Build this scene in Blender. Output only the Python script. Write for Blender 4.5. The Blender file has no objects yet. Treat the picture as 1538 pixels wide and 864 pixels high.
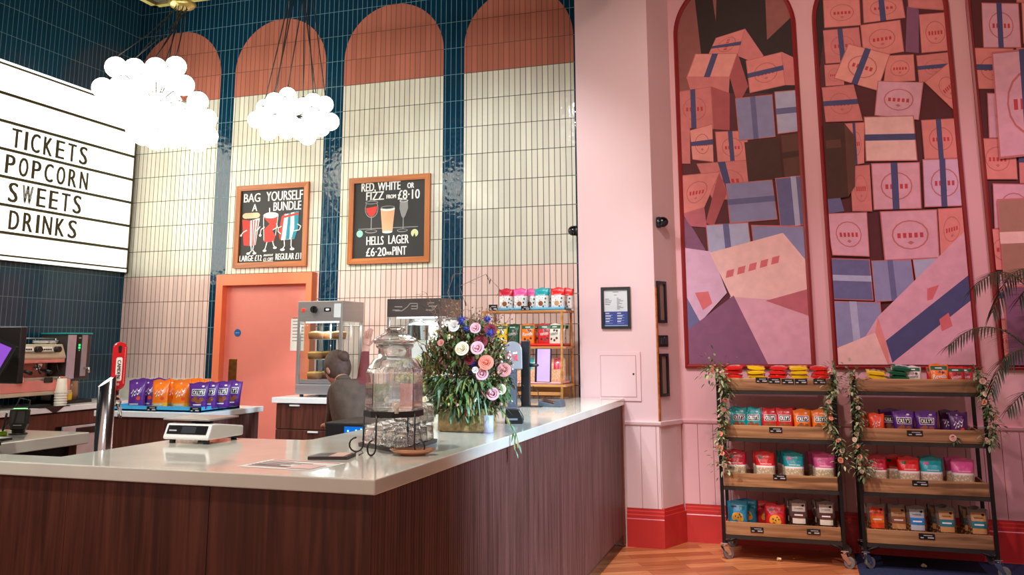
import bpy, bmesh, math, random
from mathutils import Vector, Matrix, Euler, noise as mnoise
R = random.Random(7)
PI = math.pi
SC = bpy.context.scene
COL = SC.collection

# ------------------------------------------------------------------ camera
F_PX, CX, CY, YAW, PITCH, ROLL, HC = 1308.29, 768.4, 294.136, -.314151, .166466, -.0033626, 1.55
_sy, _cy, _sp, _cp = math.sin(YAW), math.cos(YAW), math.sin(PITCH), math.cos(PITCH)
FW = Vector((_sy*_cp, _cy*_cp, _sp)); RT = Vector((_cy, -_sy, 0)); UP = RT.cross(FW)
_c, _s = math.cos(ROLL), math.sin(ROLL)
RT, UP = _c*RT + _s*UP, -_s*RT + _c*UP
EYE = Vector((0, 0, HC))
cam = bpy.data.cameras.new('camera'); camo = bpy.data.objects.new('camera', cam); COL.objects.link(camo)
m = Matrix((RT, UP, -FW)).transposed().to_4x4(); m.translation = EYE
camo.matrix_world = m
cam.sensor_fit = 'HORIZONTAL'; cam.sensor_width = 36
cam.lens = F_PX*36/1538
cam.shift_x = -(CX-769)/1538
cam.shift_y = (CY-432)/1538
cam.clip_start = .05
SC.camera = camo

# real-world positions read off the photograph: where the sight line through a pixel meets a known plane
def ray(x, y): return FW + RT*((x-CX)/F_PX) - UP*((y-CY)/F_PX)
def on_z(x, y, z): d = ray(x, y); return EYE + d*((z-HC)/d.z)
def on_y(x, y, Y): d = ray(x, y); return EYE + d*(Y/d.y)
def on_x(x, y, X): d = ray(x, y); return EYE + d*(X/d.x)
def at_d(x, y, D): return EYE + ray(x, y)*D

# ------------------------------------------------------------------ light
SC.view_settings.view_transform = 'Standard'; SC.view_settings.look = 'None'
SC.view_settings.gamma = 1; SC.view_settings.use_curve_mapping = False
SC.view_settings.exposure = 0.0
w = bpy.data.worlds.new('room_beyond'); SC.world = w; w.use_nodes = True
w.node_tree.nodes['Background'].inputs[0].default_value = (1.0, .66, .55, 1)
w.node_tree.nodes['Background'].inputs[1].default_value = .52
def lamp(kind, name, loc, energy, color=(1, 1, 1), target=None, **kw):
    l = bpy.data.lights.new(name, kind); l.energy = energy; l.color = color
    for k, v in kw.items(): setattr(l, k, v)
    o = bpy.data.objects.new(name, l); o.location = loc; COL.objects.link(o)
    if target is not None:
        o.rotation_euler = (Vector(target)-Vector(loc)).to_track_quat('-Z', 'Y').to_euler()
    return o
WARM = (1, .78, .55); NEUT = (1, .93, .86)
lamp('SPOT', 'downlight_pillar', (-2.15, 4.2, 4.42), 46, (.80, .95, 1), (-1.36, 6.99, 1.0), spot_size=math.radians(44), spot_blend=.75, shadow_soft_size=.03)
lamp('SPOT', 'downlight_floor', (-.9, 4.9, 4.9), 760, (1, .84, .68), (-.5, 5.9, 0), spot_size=math.radians(42), spot_blend=.8, shadow_soft_size=.04)  # unseen light added to brighten the floor before the pillar
lamp('SPOT', 'downlight_bar_end', (-1.3, 3.3, 4.42), 340, (.56, .80, 1), (-1.75, 5.75, 1.1), spot_size=math.radians(34), spot_blend=.6, shadow_soft_size=.05)  # unseen bluish light added to lift the far end of the worktop
lamp('SPOT', 'downlight_carts', (-2.9, 3.3, 4.42), 240, (.84, .80, .95), (-.2, 6.9, .9), spot_size=math.radians(38), spot_blend=.7, shadow_soft_size=.04)
lamp('SPOT', 'downlight_mural', (-.6, 3.0, 4.9), 330, (1, .70, .62), (.5, 7.2, 2.6), spot_size=math.radians(75), spot_blend=.9, shadow_soft_size=.08)  # unseen warm fill added for the arched pictures
lamp('SPOT', 'downlight_door', (-4.3, 4.6, 4.4), 260, (1, .9, .82), (-4.6, 7.0, 1.4), spot_size=math.radians(60), spot_blend=.7, shadow_soft_size=.06)  # unseen fill added to light the door
lamp('SPOT', 'downlight_shelf', (-2.3, 4.0, 4.42), 240, (.94, .97, 1), (-2.5, 7.2, 2.0), spot_size=math.radians(62), spot_blend=.7, shadow_soft_size=.05)  # unseen fill added so the tiles behind the shelf come up brighter
lamp('SPOT', 'downlight_counter', (-2.3, 1.8, 4.8), 420, (1, .95, .88), (-2.1, 3.2, 1.1), spot_size=math.radians(60), spot_blend=.8, shadow_soft_size=.08)  # unseen fill added over the near worktop
lamp('SPOT', 'mauve_wash', (2.6, 4.2, 4.9), 260, (1, .62, .86), (1.5, 7.2, .9), spot_size=math.radians(60), spot_blend=.9, shadow_soft_size=.1)  # unseen mauve light added to brighten and tint the right wall
lamp('SPOT', 'cool_side_lamp', (2.6, 2.6, 3.4), 2300, (.52, .76, 1), (-1.5, 4.9, .95), spot_size=math.radians(34), spot_blend=.8, shadow_soft_size=.15)
lamp('SPOT', 'downlight_bar_front', (-2.2, -1.2, 4.6), 760, (.94, .97, 1), (-4.0, 6.4, 1.8), spot_size=math.radians(58), spot_blend=.9, shadow_soft_size=.35)  # unseen front fill for bar and tiles, added behind the camera

# ------------------------------------------------------------------ materials
def lin(c):
    if isinstance(c, str): c = tuple(int(c[i:i+2], 16) for i in (0, 2, 4))
    return tuple((v/255/12.92 if v/255 <= .04045 else ((v/255+.055)/1.055)**2.4) for v in c) + (1,)
MATS = {}
def mat(name, col, rough=.5, metal=0, spec=.5, var=.08, vscale=8, emit=None, estr=0, bump=0, bscale=40, stretch=None, coat=0):
    if name in MATS: return MATS[name]
    M = bpy.data.materials.new(name); M.use_nodes = True; nt = M.node_tree; n, l = nt.nodes, nt.links
    b = n['Principled BSDF']; c = lin(col)
    b.inputs['Roughness'].default_value = rough; b.inputs['Metallic'].default_value = metal
    b.inputs['Specular IOR Level'].default_value = spec; b.inputs['Coat Weight'].default_value = coat
    b.inputs['Base Color'].default_value = c
    tc = n.new('ShaderNodeTexCoord'); mp = n.new('ShaderNodeMapping'); l.new(tc.outputs['Object'], mp.inputs[0])
    if stretch: mp.inputs['Scale'].default_value = stretch
    if var:
        nz = n.new('ShaderNodeTexNoise'); nz.inputs['Scale'].default_value = vscale; nz.inputs['Detail'].default_value = 4
        l.new(mp.outputs[0], nz.inputs['Vector'])
        cr = n.new('ShaderNodeValToRGB')
        cr.color_ramp.elements[0].position = .3; cr.color_ramp.elements[1].position = .7
        cr.color_ramp.elements[0].color = tuple(max(0, v*(1-var)) for v in c[:3]) + (1,)
        cr.color_ramp.elements[1].color = tuple(min(1, v*(1+var)) for v in c[:3]) + (1,)
        l.new(nz.outputs['Fac'], cr.inputs[0]); l.new(cr.outputs[0], b.inputs['Base Color'])
    if bump:
        nb = n.new('ShaderNodeTexNoise'); nb.inputs['Scale'].default_value = bscale; l.new(mp.outputs[0], nb.inputs['Vector'])
        bp = n.new('ShaderNodeBump'); bp.inputs['Strength'].default_value = bump; bp.inputs['Distance'].default_value = .01
        l.new(nb.outputs['Fac'], bp.inputs['Height']); l.new(bp.outputs[0], b.inputs['Normal'])
    if emit:
        b.inputs['Emission Color'].default_value = lin(emit); b.inputs['Emission Strength'].default_value = estr
    MATS[name] = M; return M
def wood(name, c1, c2, grain='z', rough=.4, scale=1.0, spec=.5):
    M = bpy.data.materials.new(name); M.use_nodes = True; nt = M.node_tree; n, l = nt.nodes, nt.links
    b = n['Principled BSDF']; b.inputs['Roughness'].default_value = rough; b.inputs['Specular IOR Level'].default_value = spec
    tc = n.new('ShaderNodeTexCoord'); mp = n.new('ShaderNodeMapping'); l.new(tc.outputs['Object'], mp.inputs[0])
    s = {'x': (1.2, 22, 22), 'y': (22, 1.2, 22), 'z': (22, 22, 1.2)}[grain]
    mp.inputs['Scale'].default_value = tuple(v*scale for v in s)
    nz = n.new('ShaderNodeTexNoise'); nz.inputs['Scale'].default_value = 1.6; nz.inputs['Detail'].default_value = 8; nz.inputs['Distortion'].default_value = .6
    l.new(mp.outputs[0], nz.inputs['Vector'])
    cr = n.new('ShaderNodeValToRGB'); cr.color_ramp.elements[0].position = .34; cr.color_ramp.elements[1].position = .68
    cr.color_ramp.elements[0].color = lin(c1); cr.color_ramp.elements[1].color = lin(c2)
    l.new(nz.outputs['Fac'], cr.inputs[0]); l.new(cr.outputs[0], b.inputs['Base Color'])
    MATS[name] = M; return M
def tile(name, col, axis='x', grout=(92, 104, 100), rough=.14, wav=.3, bw=.0523, rh=.2574, z0=2.216, h0=-6.571, mortar=.0062, cvar=.09):
    M = bpy.data.materials.new(name); M.use_nodes = True; nt = M.node_tree; n, l = nt.nodes, nt.links
    b = n['Principled BSDF']
    tc = n.new('ShaderNodeTexCoord'); sp = n.new('ShaderNodeSeparateXYZ'); l.new(tc.outputs['Object'], sp.inputs[0])
    a1 = n.new('ShaderNodeMath'); a1.operation = 'SUBTRACT'; a1.inputs[1].default_value = h0 - bw*200
    a2 = n.new('ShaderNodeMath'); a2.operation = 'SUBTRACT'; a2.inputs[1].default_value = z0 - rh*40
    l.new(sp.outputs['X' if axis == 'x' else 'Y'], a1.inputs[0]); l.new(sp.outputs['Z'], a2.inputs[0])
    cb = n.new('ShaderNodeCombineXYZ'); l.new(a1.outputs[0], cb.inputs[0]); l.new(a2.outputs[0], cb.inputs[1])
    br = n.new('ShaderNodeTexBrick'); br.offset = 0; br.squash = 1
    l.new(cb.outputs[0], br.inputs['Vector'])
    br.inputs['Scale'].default_value = 1; br.inputs['Brick Width'].default_value = bw; br.inputs['Row Height'].default_value = rh
    br.inputs['Mortar Size'].default_value = mortar/2; br.inputs['Mortar Smooth'].default_value = .1
    c = lin(col)
    br.inputs['Color1'].default_value = tuple(v*(1-cvar) for v in c[:3]) + (1,)
    br.inputs['Color2'].default_value = tuple(min(1, v*(1+cvar)) for v in c[:3]) + (1,)
    br.inputs['Mortar'].default_value = lin(grout)
    l.new(br.outputs['Color'], b.inputs['Base Color'])
    rg = n.new('ShaderNodeMix'); rg.data_type = 'FLOAT'; rg.inputs[2].default_value = rough; rg.inputs[3].default_value = .8
    l.new(br.outputs['Fac'], rg.inputs[0]); l.new(rg.outputs[0], b.inputs['Roughness'])
    # glaze ripples, different on every tile
    wn = n.new('ShaderNodeTexNoise'); wn.inputs['Scale'].default_value = 16; wn.inputs['Detail'].default_value = 1.5
    ad = n.new('ShaderNodeMixRGB'); ad.blend_type = 'ADD'; ad.inputs[0].default_value = .9
    l.new(cb.outputs[0], ad.inputs[1]); l.new(br.outputs['Color'], ad.inputs[2]); l.new(ad.outputs[0], wn.inputs['Vector'])
    mv = n.new('ShaderNodeMath'); mv.operation = 'MULTIPLY'; mv.inputs[1].default_value = -1.2; l.new(br.outputs['Fac'], mv.inputs[0])
    sm = n.new('ShaderNodeMath'); l.new(wn.outputs['Fac'], sm.inputs[0]); l.new(mv.outputs[0], sm.inputs[1])
    bp = n.new('ShaderNodeBump'); bp.inputs['Strength'].default_value = wav; bp.inputs['Distance'].default_value = .012
    l.new(sm.outputs[0], bp.inputs['Height']); l.new(bp.outputs[0], b.inputs['Normal'])
    MATS[name] = M; return M
def glass(name, col=(255, 255, 255), ior=1.45, rough=0, clear=.18):
    M = bpy.data.materials.new(name); M.use_nodes = True; n, l = M.node_tree.nodes, M.node_tree.links
    n.remove(n['Principled BSDF']); g = n.new('ShaderNodeBsdfGlass'); g.inputs[0].default_value = lin(col)
    g.inputs['Roughness'].default_value = rough; g.inputs['IOR'].default_value = ior
    t = n.new('ShaderNodeBsdfTransparent'); t.inputs[0].default_value = lin(col); mx = n.new('ShaderNodeMixShader'); mx.inputs[0].default_value = clear
    l.new(g.outputs[0], mx.inputs[1]); l.new(t.outputs[0], mx.inputs[2]); l.new(mx.outputs[0], n['Material Output'].inputs[0]); MATS[name] = M; return M
def pane(name, tint=(245, 250, 250), gl=.10):
    M = bpy.data.materials.new(name); M.use_nodes = True; n, l = M.node_tree.nodes, M.node_tree.links
    n.remove(n['Principled BSDF']); t = n.new('ShaderNodeBsdfTransparent'); t.inputs[0].default_value = lin(tint)
    g = n.new('ShaderNodeBsdfGlossy'); g.inputs['Roughness'].default_value = .03
    mx = n.new('ShaderNodeMixShader'); mx.inputs[0].default_value = gl*.5; l.new(t.outputs[0], mx.inputs[1]); l.new(g.outputs[0], mx.inputs[2])
    l.new(mx.outputs[0], n['Material Output'].inputs[0]); MATS[name] = M; return M

GR_D = (52, 56, 50); GR_N = (104, 146, 156)
T_NAVY = tile('navy_tile', (12, 52, 74), grout=GR_N, rough=.10, wav=.35, mortar=.0046)
T_CREAM = tile('cream_tile', (222, 219, 200), grout=GR_D, wav=.25)
T_PINK = tile('pink_tile', (236, 206, 194), grout=(96, 64, 58), wav=.25)
T_TERRA = tile('terracotta_tile', (184, 112, 92), grout=(104, 66, 56), wav=.2)
T_NAVYL = tile('navy_tile_side', (20, 64, 86), axis='y', grout=GR_N, rough=.14, wav=.3, h0=7.29, mortar=.0046)
PINK = mat('pink_paint', (231, 198, 198), .55, var=.02, vscale=3)
PINK2 = mat('pink_paint_side', (230, 176, 178), .5, var=.02, vscale=3)
RED = mat('red_gloss_paint', (196, 52, 50), .28, var=.04)
CORAL = mat('coral_door_paint', (240, 138, 122), .4, var=.02)
ORANGE = mat('orange_frame_paint', (255, 134, 88), .4, var=.02)
WALNUT = wood('walnut_veneer', (66, 32, 24), (104, 56, 42), 'z', .38)
WALNUT2 = wood('walnut_veneer_side', (78, 46, 41), (112, 71, 64), 'z', .55, spec=.3)
MANGO = wood('mango_wood', (120, 84, 54), (196, 148, 102), 'x', .5, .8)
PINE = wood('shelf_wood', (176, 112, 52), (214, 150, 84), 'x', .45)
FRAMEW = wood('frame_wood', (160, 86, 34), (196, 116, 54), 'x', .4)
STONE = mat('white_stone', (226, 223, 208), .12, var=.05, vscale=5, coat=.3)
STONE2 = mat('white_laminate', (232, 230, 224), .25, var=.03)
BLACK = mat('black_plastic', (22, 22, 24), .35, var=.1)
BLACKM = mat('black_steel', (40, 38, 38), .45, metal=.6, var=.1)
GUN = mat('gunmetal_steel', (62, 60, 58), .42, metal=.5, var=.15)
STEEL = mat('brushed_steel', (186, 182, 180), .3, metal=.72, var=.06, stretch=(1, 1, 40))
CHROME = mat('chrome', (226, 228, 230), .12, metal=1, var=0)
WHITE = mat('white_plastic', (236, 236, 232), .4, var=.02)
PAPER = mat('white_paper', (240, 236, 230), .7, var=.02)
INKR = mat('red_ink', (196, 60, 66), .6, var=.05)
INKG = mat('grey_ink', (80, 78, 80), .6, var=.05)
GLASS = glass('clear_glass'); WATER = glass('water', ior=1.33); PANE = pane('glass_pane')
CHALK = mat('chalk_white', (244, 242, 236), .8, var=.06, vscale=60)
SLATE = mat('chalkboard_black', (40, 40, 38), .6, var=.12)

# ------------------------------------------------------------------ builders
class MB:
    def __init__(s): s.v = []; s.f = []; s.mi = []; s.sm = []
    def add(s, vs, fs, mi=0, smooth=False):
        o = len(s.v); s.v += [tuple(p) for p in vs]
        for f in fs: s.f.append(tuple(i+o for i in f)); s.mi.append(mi); s.sm.append(smooth)
        return s
    def box(s, x0, x1, y0, y1, z0, z1, mi=0, M=None):
        vs = [Vector((x, y, z)) for z in (z0, z1) for y in (y0, y1) for x in (x0, x1)]
        if M: vs = [M @ p for p in vs]
        return s.add(vs, [(0, 2, 3, 1), (4, 5, 7, 6), (0, 1, 5, 4), (2, 6, 7, 3), (0, 4, 6, 2), (1, 3, 7, 5)], mi)
    def rbox(s, x0, x1, y0, y1, z0, z1, r=.005, mi=0, M=None, seg=2):
        bm = bmesh.new(); bmesh.ops.create_cube(bm, size=1)
        for v in bm.verts: v.co = Vector(((x0+x1)/2+v.co.x*(x1-x0), (y0+y1)/2+v.co.y*(y1-y0), (z0+z1)/2+v.co.z*(z1-z0)))
        bmesh.ops.bevel(bm, geom=bm.edges[:], offset=min(r, .49*min(x1-x0, y1-y0, z1-z0)), segments=seg, affect='EDGES', profile=.5)
        bm.verts.ensure_lookup_table()
        s.add([M @ v.co if M else v.co for v in bm.verts], [[v.index for v in f.verts] for f in bm.faces], mi); bm.free(); return s
    def prism(s, poly, z0, z1, mi=0, M=None):
        n = len(poly); a = sum(poly[i][0]*poly[(i+1) % n][1]-poly[(i+1) % n][0]*poly[i][1] for i in range(n))
        if a < 0: poly = poly[::-1]
        vs = [Vector((x, y, z0)) for x, y in poly] + [Vector((x, y, z1)) for x, y in poly]
        if M: vs = [M @ p for p in vs]
        return s.add(vs, [tuple(range(n))[::-1], tuple(range(n, 2*n))] + [(i, (i+1) % n, (i+1) % n+n, i+n) for i in range(n)], mi)
    def tube(s, pts, r, n=8, mi=0, cap=True, r1=None):
        pts = [Vector(p) for p in pts]; vs = []; fs = []; k = len(pts)
        up = Vector((0, 0, 1))
        for i, p in enumerate(pts):
            d = (pts[min(i+1, k-1)]-pts[max(i-1, 0)]).normalized()
            if i == 0:
                a = d.cross(up if abs(d.z) < .9 else Vector((1, 0, 0))).normalized()
            else:
                a = (a - d*a.dot(d)).normalized()
            b = d.cross(a); rr = (r if r1 is None else r+(r1-r)*i/max(1, k-1)) if not isinstance(r, (list, tuple)) else r[i]
            vs += [p+a*(rr*math.cos(2*PI*j/n))+b*(rr*math.sin(2*PI*j/n)) for j in range(n)]
        for i in range(k-1):
            fs += [(i*n+j, i*n+(j+1) % n, (i+1)*n+(j+1) % n, (i+1)*n+j) for j in range(n)]
        s.add(vs, fs, mi, True)
        if cap: s.add(vs[:n], [tuple(range(n))[::-1]], mi); s.add(vs[-n:], [tuple(range(n))], mi)
        return s
    def cyl(s, p0, p1, r, n=20, mi=0, r1=None): return s.tube([p0, p1], r, n, mi, True, r1)
    def lathe(s, prof, c=(0, 0, 0), n=24, mi=0, M=None, smooth=True, ph=0):
        vs = [Vector((c[0]+r*math.cos(2*PI*j/n+ph), c[1]+r*math.sin(2*PI*j/n+ph), c[2]+z)) for r, z in prof for j in range(n)]
        if M: vs = [M @ p for p in vs]
        k = len(prof)
        return s.add(vs, [(i*n+j, i*n+(j+1) % n, (i+1)*n+(j+1) % n, (i+1)*n+j) for i in range(k-1) for j in range(n)], mi, smooth)
    def ball(s, c, r, n=14, m=9, mi=0, sc=(1, 1, 1)):
        c = Vector(c); vs = []; 
        for i in range(m+1):
            t = PI*i/m
            vs += [c+Vector((r*sc[0]*math.sin(t)*math.cos(2*PI*j/n), r*sc[1]*math.sin(t)*math.sin(2*PI*j/n), -r*sc[2]*math.cos(t))) for j in range(n)]
        return s.add(vs, [(i*n+j, i*n+(j+1) % n, (i+1)*n+(j+1) % n, (i+1)*n+j) for i in range(m) for j in range(n)], mi, True)
    def mesh(s, name, mats):
        me = bpy.data.meshes.new(name); me.from_pydata(s.v, [], s.f); me.update()
        for mm in (mats if isinstance(mats, (list, tuple)) else [mats]): me.materials.append(mm)
        me.polygons.foreach_set('material_index', s.mi); me.polygons.foreach_set('use_smooth', s.sm)
        bm = bmesh.new(); bm.from_mesh(me); bmesh.ops.remove_doubles(bm, verts=bm.verts, dist=1e-5); 
        bmesh.ops.dissolve_degenerate(bm, dist=1e-6, edges=bm.edges); bm.to_mesh(me); bm.free()
        return me
    def build(s, name, mats, parent=None, loc=None, rot=None):
        return link(name, s.mesh(name, mats), parent, loc, rot)
def link(name, me, parent=None, loc=None, rot=None):
    o = bpy.data.objects.new(name, me); COL.objects.link(o)
    if parent: o.parent = parent
    if loc is not None: o.location = loc
    if rot is not None: o.rotation_euler = rot
    return o
def tag(o, label, cat, group=None, kind=None):
    o['label'] = label; o['category'] = cat
    if group: o['group'] = group
    if kind: o['kind'] = kind
    return o
def thing(name, label, cat, loc=(0, 0, 0), rz=0, group=None):
    o = bpy.data.objects.new(name, None); COL.objects.link(o); o.location = loc; o.rotation_euler = (0, 0, rz)
    o.empty_display_size = .05
    return tag(o, label, cat, group)
def struct(name, mb, mats, label, cat):
    return tag(mb.build(name, mats), label, cat, None, 'structure')
def dup(root, loc, rot, label=None, group=None, scale=None):
    r = root.copy(); COL.objects.link(r); r.location = loc; r.rotation_euler = rot
    if scale: r.scale = (scale,)*3
    if label: r['label'] = label
    if group: r['group'] = group
    for ch in KIDS.get(root.name, []):
        c = ch.copy(); COL.objects.link(c); c.parent = r
        for g in KIDS.get(ch.name, []):
            d = g.copy(); COL.objects.link(d); d.parent = c
    return r
KIDS = {}
def note_kids(root):
    KIDS[root.name] = list(root.children)
    for c in root.children: KIDS[c.name] = list(c.children)
def RZ(a): return Matrix.Rotation(a, 4, 'Z')
def RX(a): return Matrix.Rotation(a, 4, 'X')
def RY(a): return Matrix.Rotation(a, 4, 'Y')
def TR(*p): return Matrix.Translation(p)

_tc = {}
def text2d(s, font_sx=1.0):
    """triangles of a string, height 1 (cap height), origin at its left end; returns verts, faces, width"""
    if s not in _tc:
        cu = bpy.data.curves.new('t', 'FONT'); cu.body = s; cu.size = 1; cu.resolution_u = 3
        o = bpy.data.objects.new('t', cu); COL.objects.link(o)
        dg = bpy.context.evaluated_depsgraph_get(); me = bpy.data.meshes.new_from_object(o.evaluated_get(dg))
        vs = [(v.co.x, v.co.y) for v in me.vertices]; fs = [tuple(p.vertices) for p in me.polygons]
        bpy.data.objects.remove(o); bpy.data.meshes.remove(me); bpy.data.curves.remove(cu)
        x0 = min(v[0] for v in vs); x1 = max(v[0] for v in vs)
        _tc[s] = ([((x-x0), y/.69) for x, y in vs], fs, x1-x0)
    return _tc[s]
class Flat:
    """flat artwork: coloured polygons laid in a plane (u right, v up), one mesh"""
    def __init__(s, org, u=(1, 0, 0), v=(0, 0, 1)):
        s.o = Vector(org); s.u = Vector(u); s.v = Vector(v); s.n = s.u.cross(s.v); s.mb = MB(); s.lay = 0; s.step = 1e-4
    def P(s, x, y, k=0): return s.o+s.u*x+s.v*y+s.n*(k)
    def poly(s, pts, mi, up=True):
        if up: s.lay += 1
        a = sum(pts[i][0]*pts[(i+1) % len(pts)][1]-pts[(i+1) % len(pts)][0]*pts[i][1] for i in range(len(pts)))
        if a < 0: pts = pts[::-1]
        s.mb.add([s.P(x, y, s.lay*s.step) for x, y in pts], [tuple(range(len(pts)))], mi)
    def rect(s, x0, y0, x1, y1, mi): s.poly([(x0, y0), (x1, y0), (x1, y1), (x0, y1)], mi)
    def ell(s, cx, cy, rx, ry, mi, n=20): s.poly([(cx+rx*math.cos(2*PI*i/n), cy+ry*math.sin(2*PI*i/n)) for i in range(n)], mi)
    def line(s, pts, w, mi):
        s.lay += 1
        for (a, b), (c, d) in zip(pts[:-1], pts[1:]):
            L = math.hypot(c-a, d-b) or 1; nx, ny = -(d-b)/L*w/2, (c-a)/L*w/2
            ex, ey = (c-a)/L*w*.3, (d-b)/L*w*.3
            s.poly([(a+nx-ex, b+ny-ey), (a-nx-ex, b-ny-ey), (c-nx+ex, d-ny+ey), (c+nx+ex, d+ny+ey)], mi, False)
    def text(s, t, x, y, h, mi, width=None, align='l', bold=0, slope=0):
        vs, fs, wd = text2d(t); sx = (width/wd) if width else h*.62
        W = wd*sx; x0 = x-(W/2 if align == 'c' else W if align == 'r' else 0); s.lay += 1
        for bx in ((0,) if not bold else (-bold, bold)):
            s.mb.add([s.P(x0+a*sx+bx+slope*b*h, y+b*h, (s.lay+(.5 if bx > 0 else 0))*s.step) for a, b in vs], fs, mi)
    def build(s, name, mats, parent=None): return s.mb.build(name, mats, parent)
# ------------------------------------------------------------------ the room
YB, XL, YP = 7.29, -6.571, 6.99
SANG = math.atan2(.30, .139); SIDE = TR(-1.074, 6.99, 0) @ RZ(SANG)   # the splayed side of the pillar
def floor_mat():
    M = bpy.data.materials.new('parquet'); M.use_nodes = True; n, l = M.node_tree.nodes, M.node_tree.links
    b = n['Principled BSDF']; b.inputs['Roughness'].default_value = .33
    tc = n.new('ShaderNodeTexCoord'); mp = n.new('ShaderNodeMapping'); mp.inputs['Rotation'].default_value = (0, 0, math.radians(-28)); mp.inputs['Location'].default_value = (20, 20, 0)
    l.new(tc.outputs['Object'], mp.inputs[0])
    br = n.new('ShaderNodeTexBrick'); l.new(mp.outputs[0], br.inputs['Vector']); br.inputs['Scale'].default_value = 1
    br.inputs['Brick Width'].default_value = .62; br.inputs['Row Height'].default_value = .11; br.inputs['Mortar Size'].default_value = .0012
    br.inputs['Color1'].default_value = lin((176, 98, 60)); br.inputs['Color2'].default_value = lin((226, 146, 96)); br.inputs['Mortar'].default_value = lin((90, 46, 28))
    m2 = n.new('ShaderNodeMapping'); m2.inputs['Scale'].default_value = (3, 40, 1); l.new(mp.outputs[0], m2.inputs[0])
    nz = n.new('ShaderNodeTexNoise'); nz.inputs['Scale'].default_value = 1; nz.inputs['Detail'].default_value = 6; l.new(m2.outputs[0], nz.inputs['Vector'])
    cr = n.new('ShaderNodeValToRGB'); cr.color_ramp.elements[0].position = .3; cr.color_ramp.elements[1].position = .7
    cr.color_ramp.elements[0].color = (.62, .58, .55, 1); l.new(nz.outputs['Fac'], cr.inputs[0])
    mx = n.new('ShaderNodeMixRGB'); mx.blend_type = 'MULTIPLY'; mx.inputs[0].default_value = 1
    l.new(br.outputs['Color'], mx.inputs[1]); l.new(cr.outputs[0], mx.inputs[2]); l.new(mx.outputs[0], b.inputs['Base Color'])
    return M
struct('floor', MB().box(-7, 4.5, -1.5, 7.6, -.1, 0), floor_mat(), 'warm orange parquet floor', 'floor')
struct('ceiling', MB().box(-7, 4.5, -1.5, 7.6, 5.6, 5.7), mat('dark_ceiling', (70, 52, 46), .8), 'dark ceiling high above the bar', 'ceiling')

def back_wall():
    mb = MB(); Y = YB; ZT = 5.62; ZP, ZC, ZS = 2.216, 4.018, 4.27
    def q(x0, x1, z0, z1, mi):
        if x1-x0 > 1e-4: mb.add([(x0, Y, z0), (x1, Y, z0), (x1, Y, z1), (x0, Y, z1)], [(0, 1, 2, 3)], mi)
    arches = [(-6.555, -5.508), (-5.335, -4.288), (-4.085, -3.037), (-2.828, -1.781)]
    px = XL
    for x0, x1 in arches:
        q(px, x0, 1.0, ZT, 0)
        q(x0, x1, 1.0, ZP, 1); q(x0, x1, ZP, ZC, 2); q(x0, x1, ZC, ZS, 3)
        c = (x0+x1)/2; r = (x1-x0)/2; n = 40; arc = [(c-r*math.cos(PI*i/n), ZS+r*math.sin(PI*i/n)) for i in range(n+1)]
        mb.add([(a, Y, b) for a, b in arc], [tuple(range(n+1))[::-1]], 3)
        for (a, b), (d, e) in zip(arc[:-1], arc[1:]): mb.add([(a, Y, b), (d, Y, e), (d, Y, ZT), (a, Y, ZT)], [(0, 1, 2, 3)], 0)
        px = x1
    q(px, -1.66, 1.0, ZT, 0); q(XL, -1.66, 0, 1.0, 1)
    mb.box(XL-.1, -1.66, Y+.01, Y+.2, 0, ZT, 1)
    return mb
struct('wall_back', back_wall(), [T_NAVY, T_PINK, T_CREAM, T_TERRA], 'tall tiled back wall with terracotta arches between navy strips', 'wall')
struct('wall_left', MB().box(XL-.15, XL, -1.5, YB+.2, 0, 5.62), T_NAVYL, 'navy tiled wall behind the lit menu sign', 'wall')
def upstand():
    mb = MB(); mb.box(XL, -4.9, YB-.02, YB-.002, .98, 1.21); return mb
struct('trim_1', upstand(), mat('cream_upstand', (228, 220, 200), .3), 'cream upstand along the foot of the tiled wall', 'trim')

def mural_wall():
    mb = MB(); mb.box(-1.70, 4.4, YB, YB+.2, 0, 5.62); return mb
struct('wall_right', mural_wall(), PINK2, 'pink wall that carries the big arched pictures', 'wall')
struct('wall_pillar', MB().prism([(-1.693, YP), (-1.074, YP), (-.935, YB), (-1.693, YB)], 0, 5.62), PINK, 'pale pink pillar at the end of the bar', 'wall')
struct('trim_2', MB().box(-1.712, -1.693, YP+.06, YB, 1.1, 5.6), mat('dark_trim', (46, 34, 30), .5), 'thin dark edge trim between tiles and pillar', 'trim')
# wainscot, chair rails and red skirting
def wains(x0, x1, y, first):
    mb = MB(); x = x0; k = .12
    while x < x1-1e-3:
        e = min(x+k, x1); mb.rbox(x+.0012, e-.0012, y-.014, y, .28, .905, .003); x = e
    return mb
struct('wainscot_panelling', wains(-1.335, -1.066, YP, 1).rbox(.004, .30, -.012, 0, .28, .905, .003, M=SIDE), PINK, 'pink tongue and groove panelling on the pillar', 'panelling')
struct('wainscot_panelling', wains(-.93, 4.3, YB, 0), PINK2, 'pink tongue and groove panelling below the pictures', 'panelling')
def rail(x0, x1, y, e0=0, e1=0):
    mb = MB(); prof = [(0, 0), (.018, .002), (.026, .012), (.030, .030), (.022, .038), (0, .038)]
    vs = [(x0, y-a, .899+b) for a, b in prof]+[(x1, y-a, .899+b) for a, b in prof]; n = len(prof)
    mb.add(vs, [(i, i+n, (i+1) % n+n, (i+1) % n) for i in range(n)]+[tuple(range(n)), tuple(range(n, 2*n))[::-1]]); return mb
struct('trim_3', rail(-1.336, -1.052, YP).rbox(-.012, .30, -.028, 0, .899, .937, .006, M=SIDE), PINK, 'pink chair rail on the pillar', 'trim')
struct('trim_4', rail(-.945, 4.3, YB), PINK2, 'pink chair rail on the picture wall', 'trim')
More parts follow.
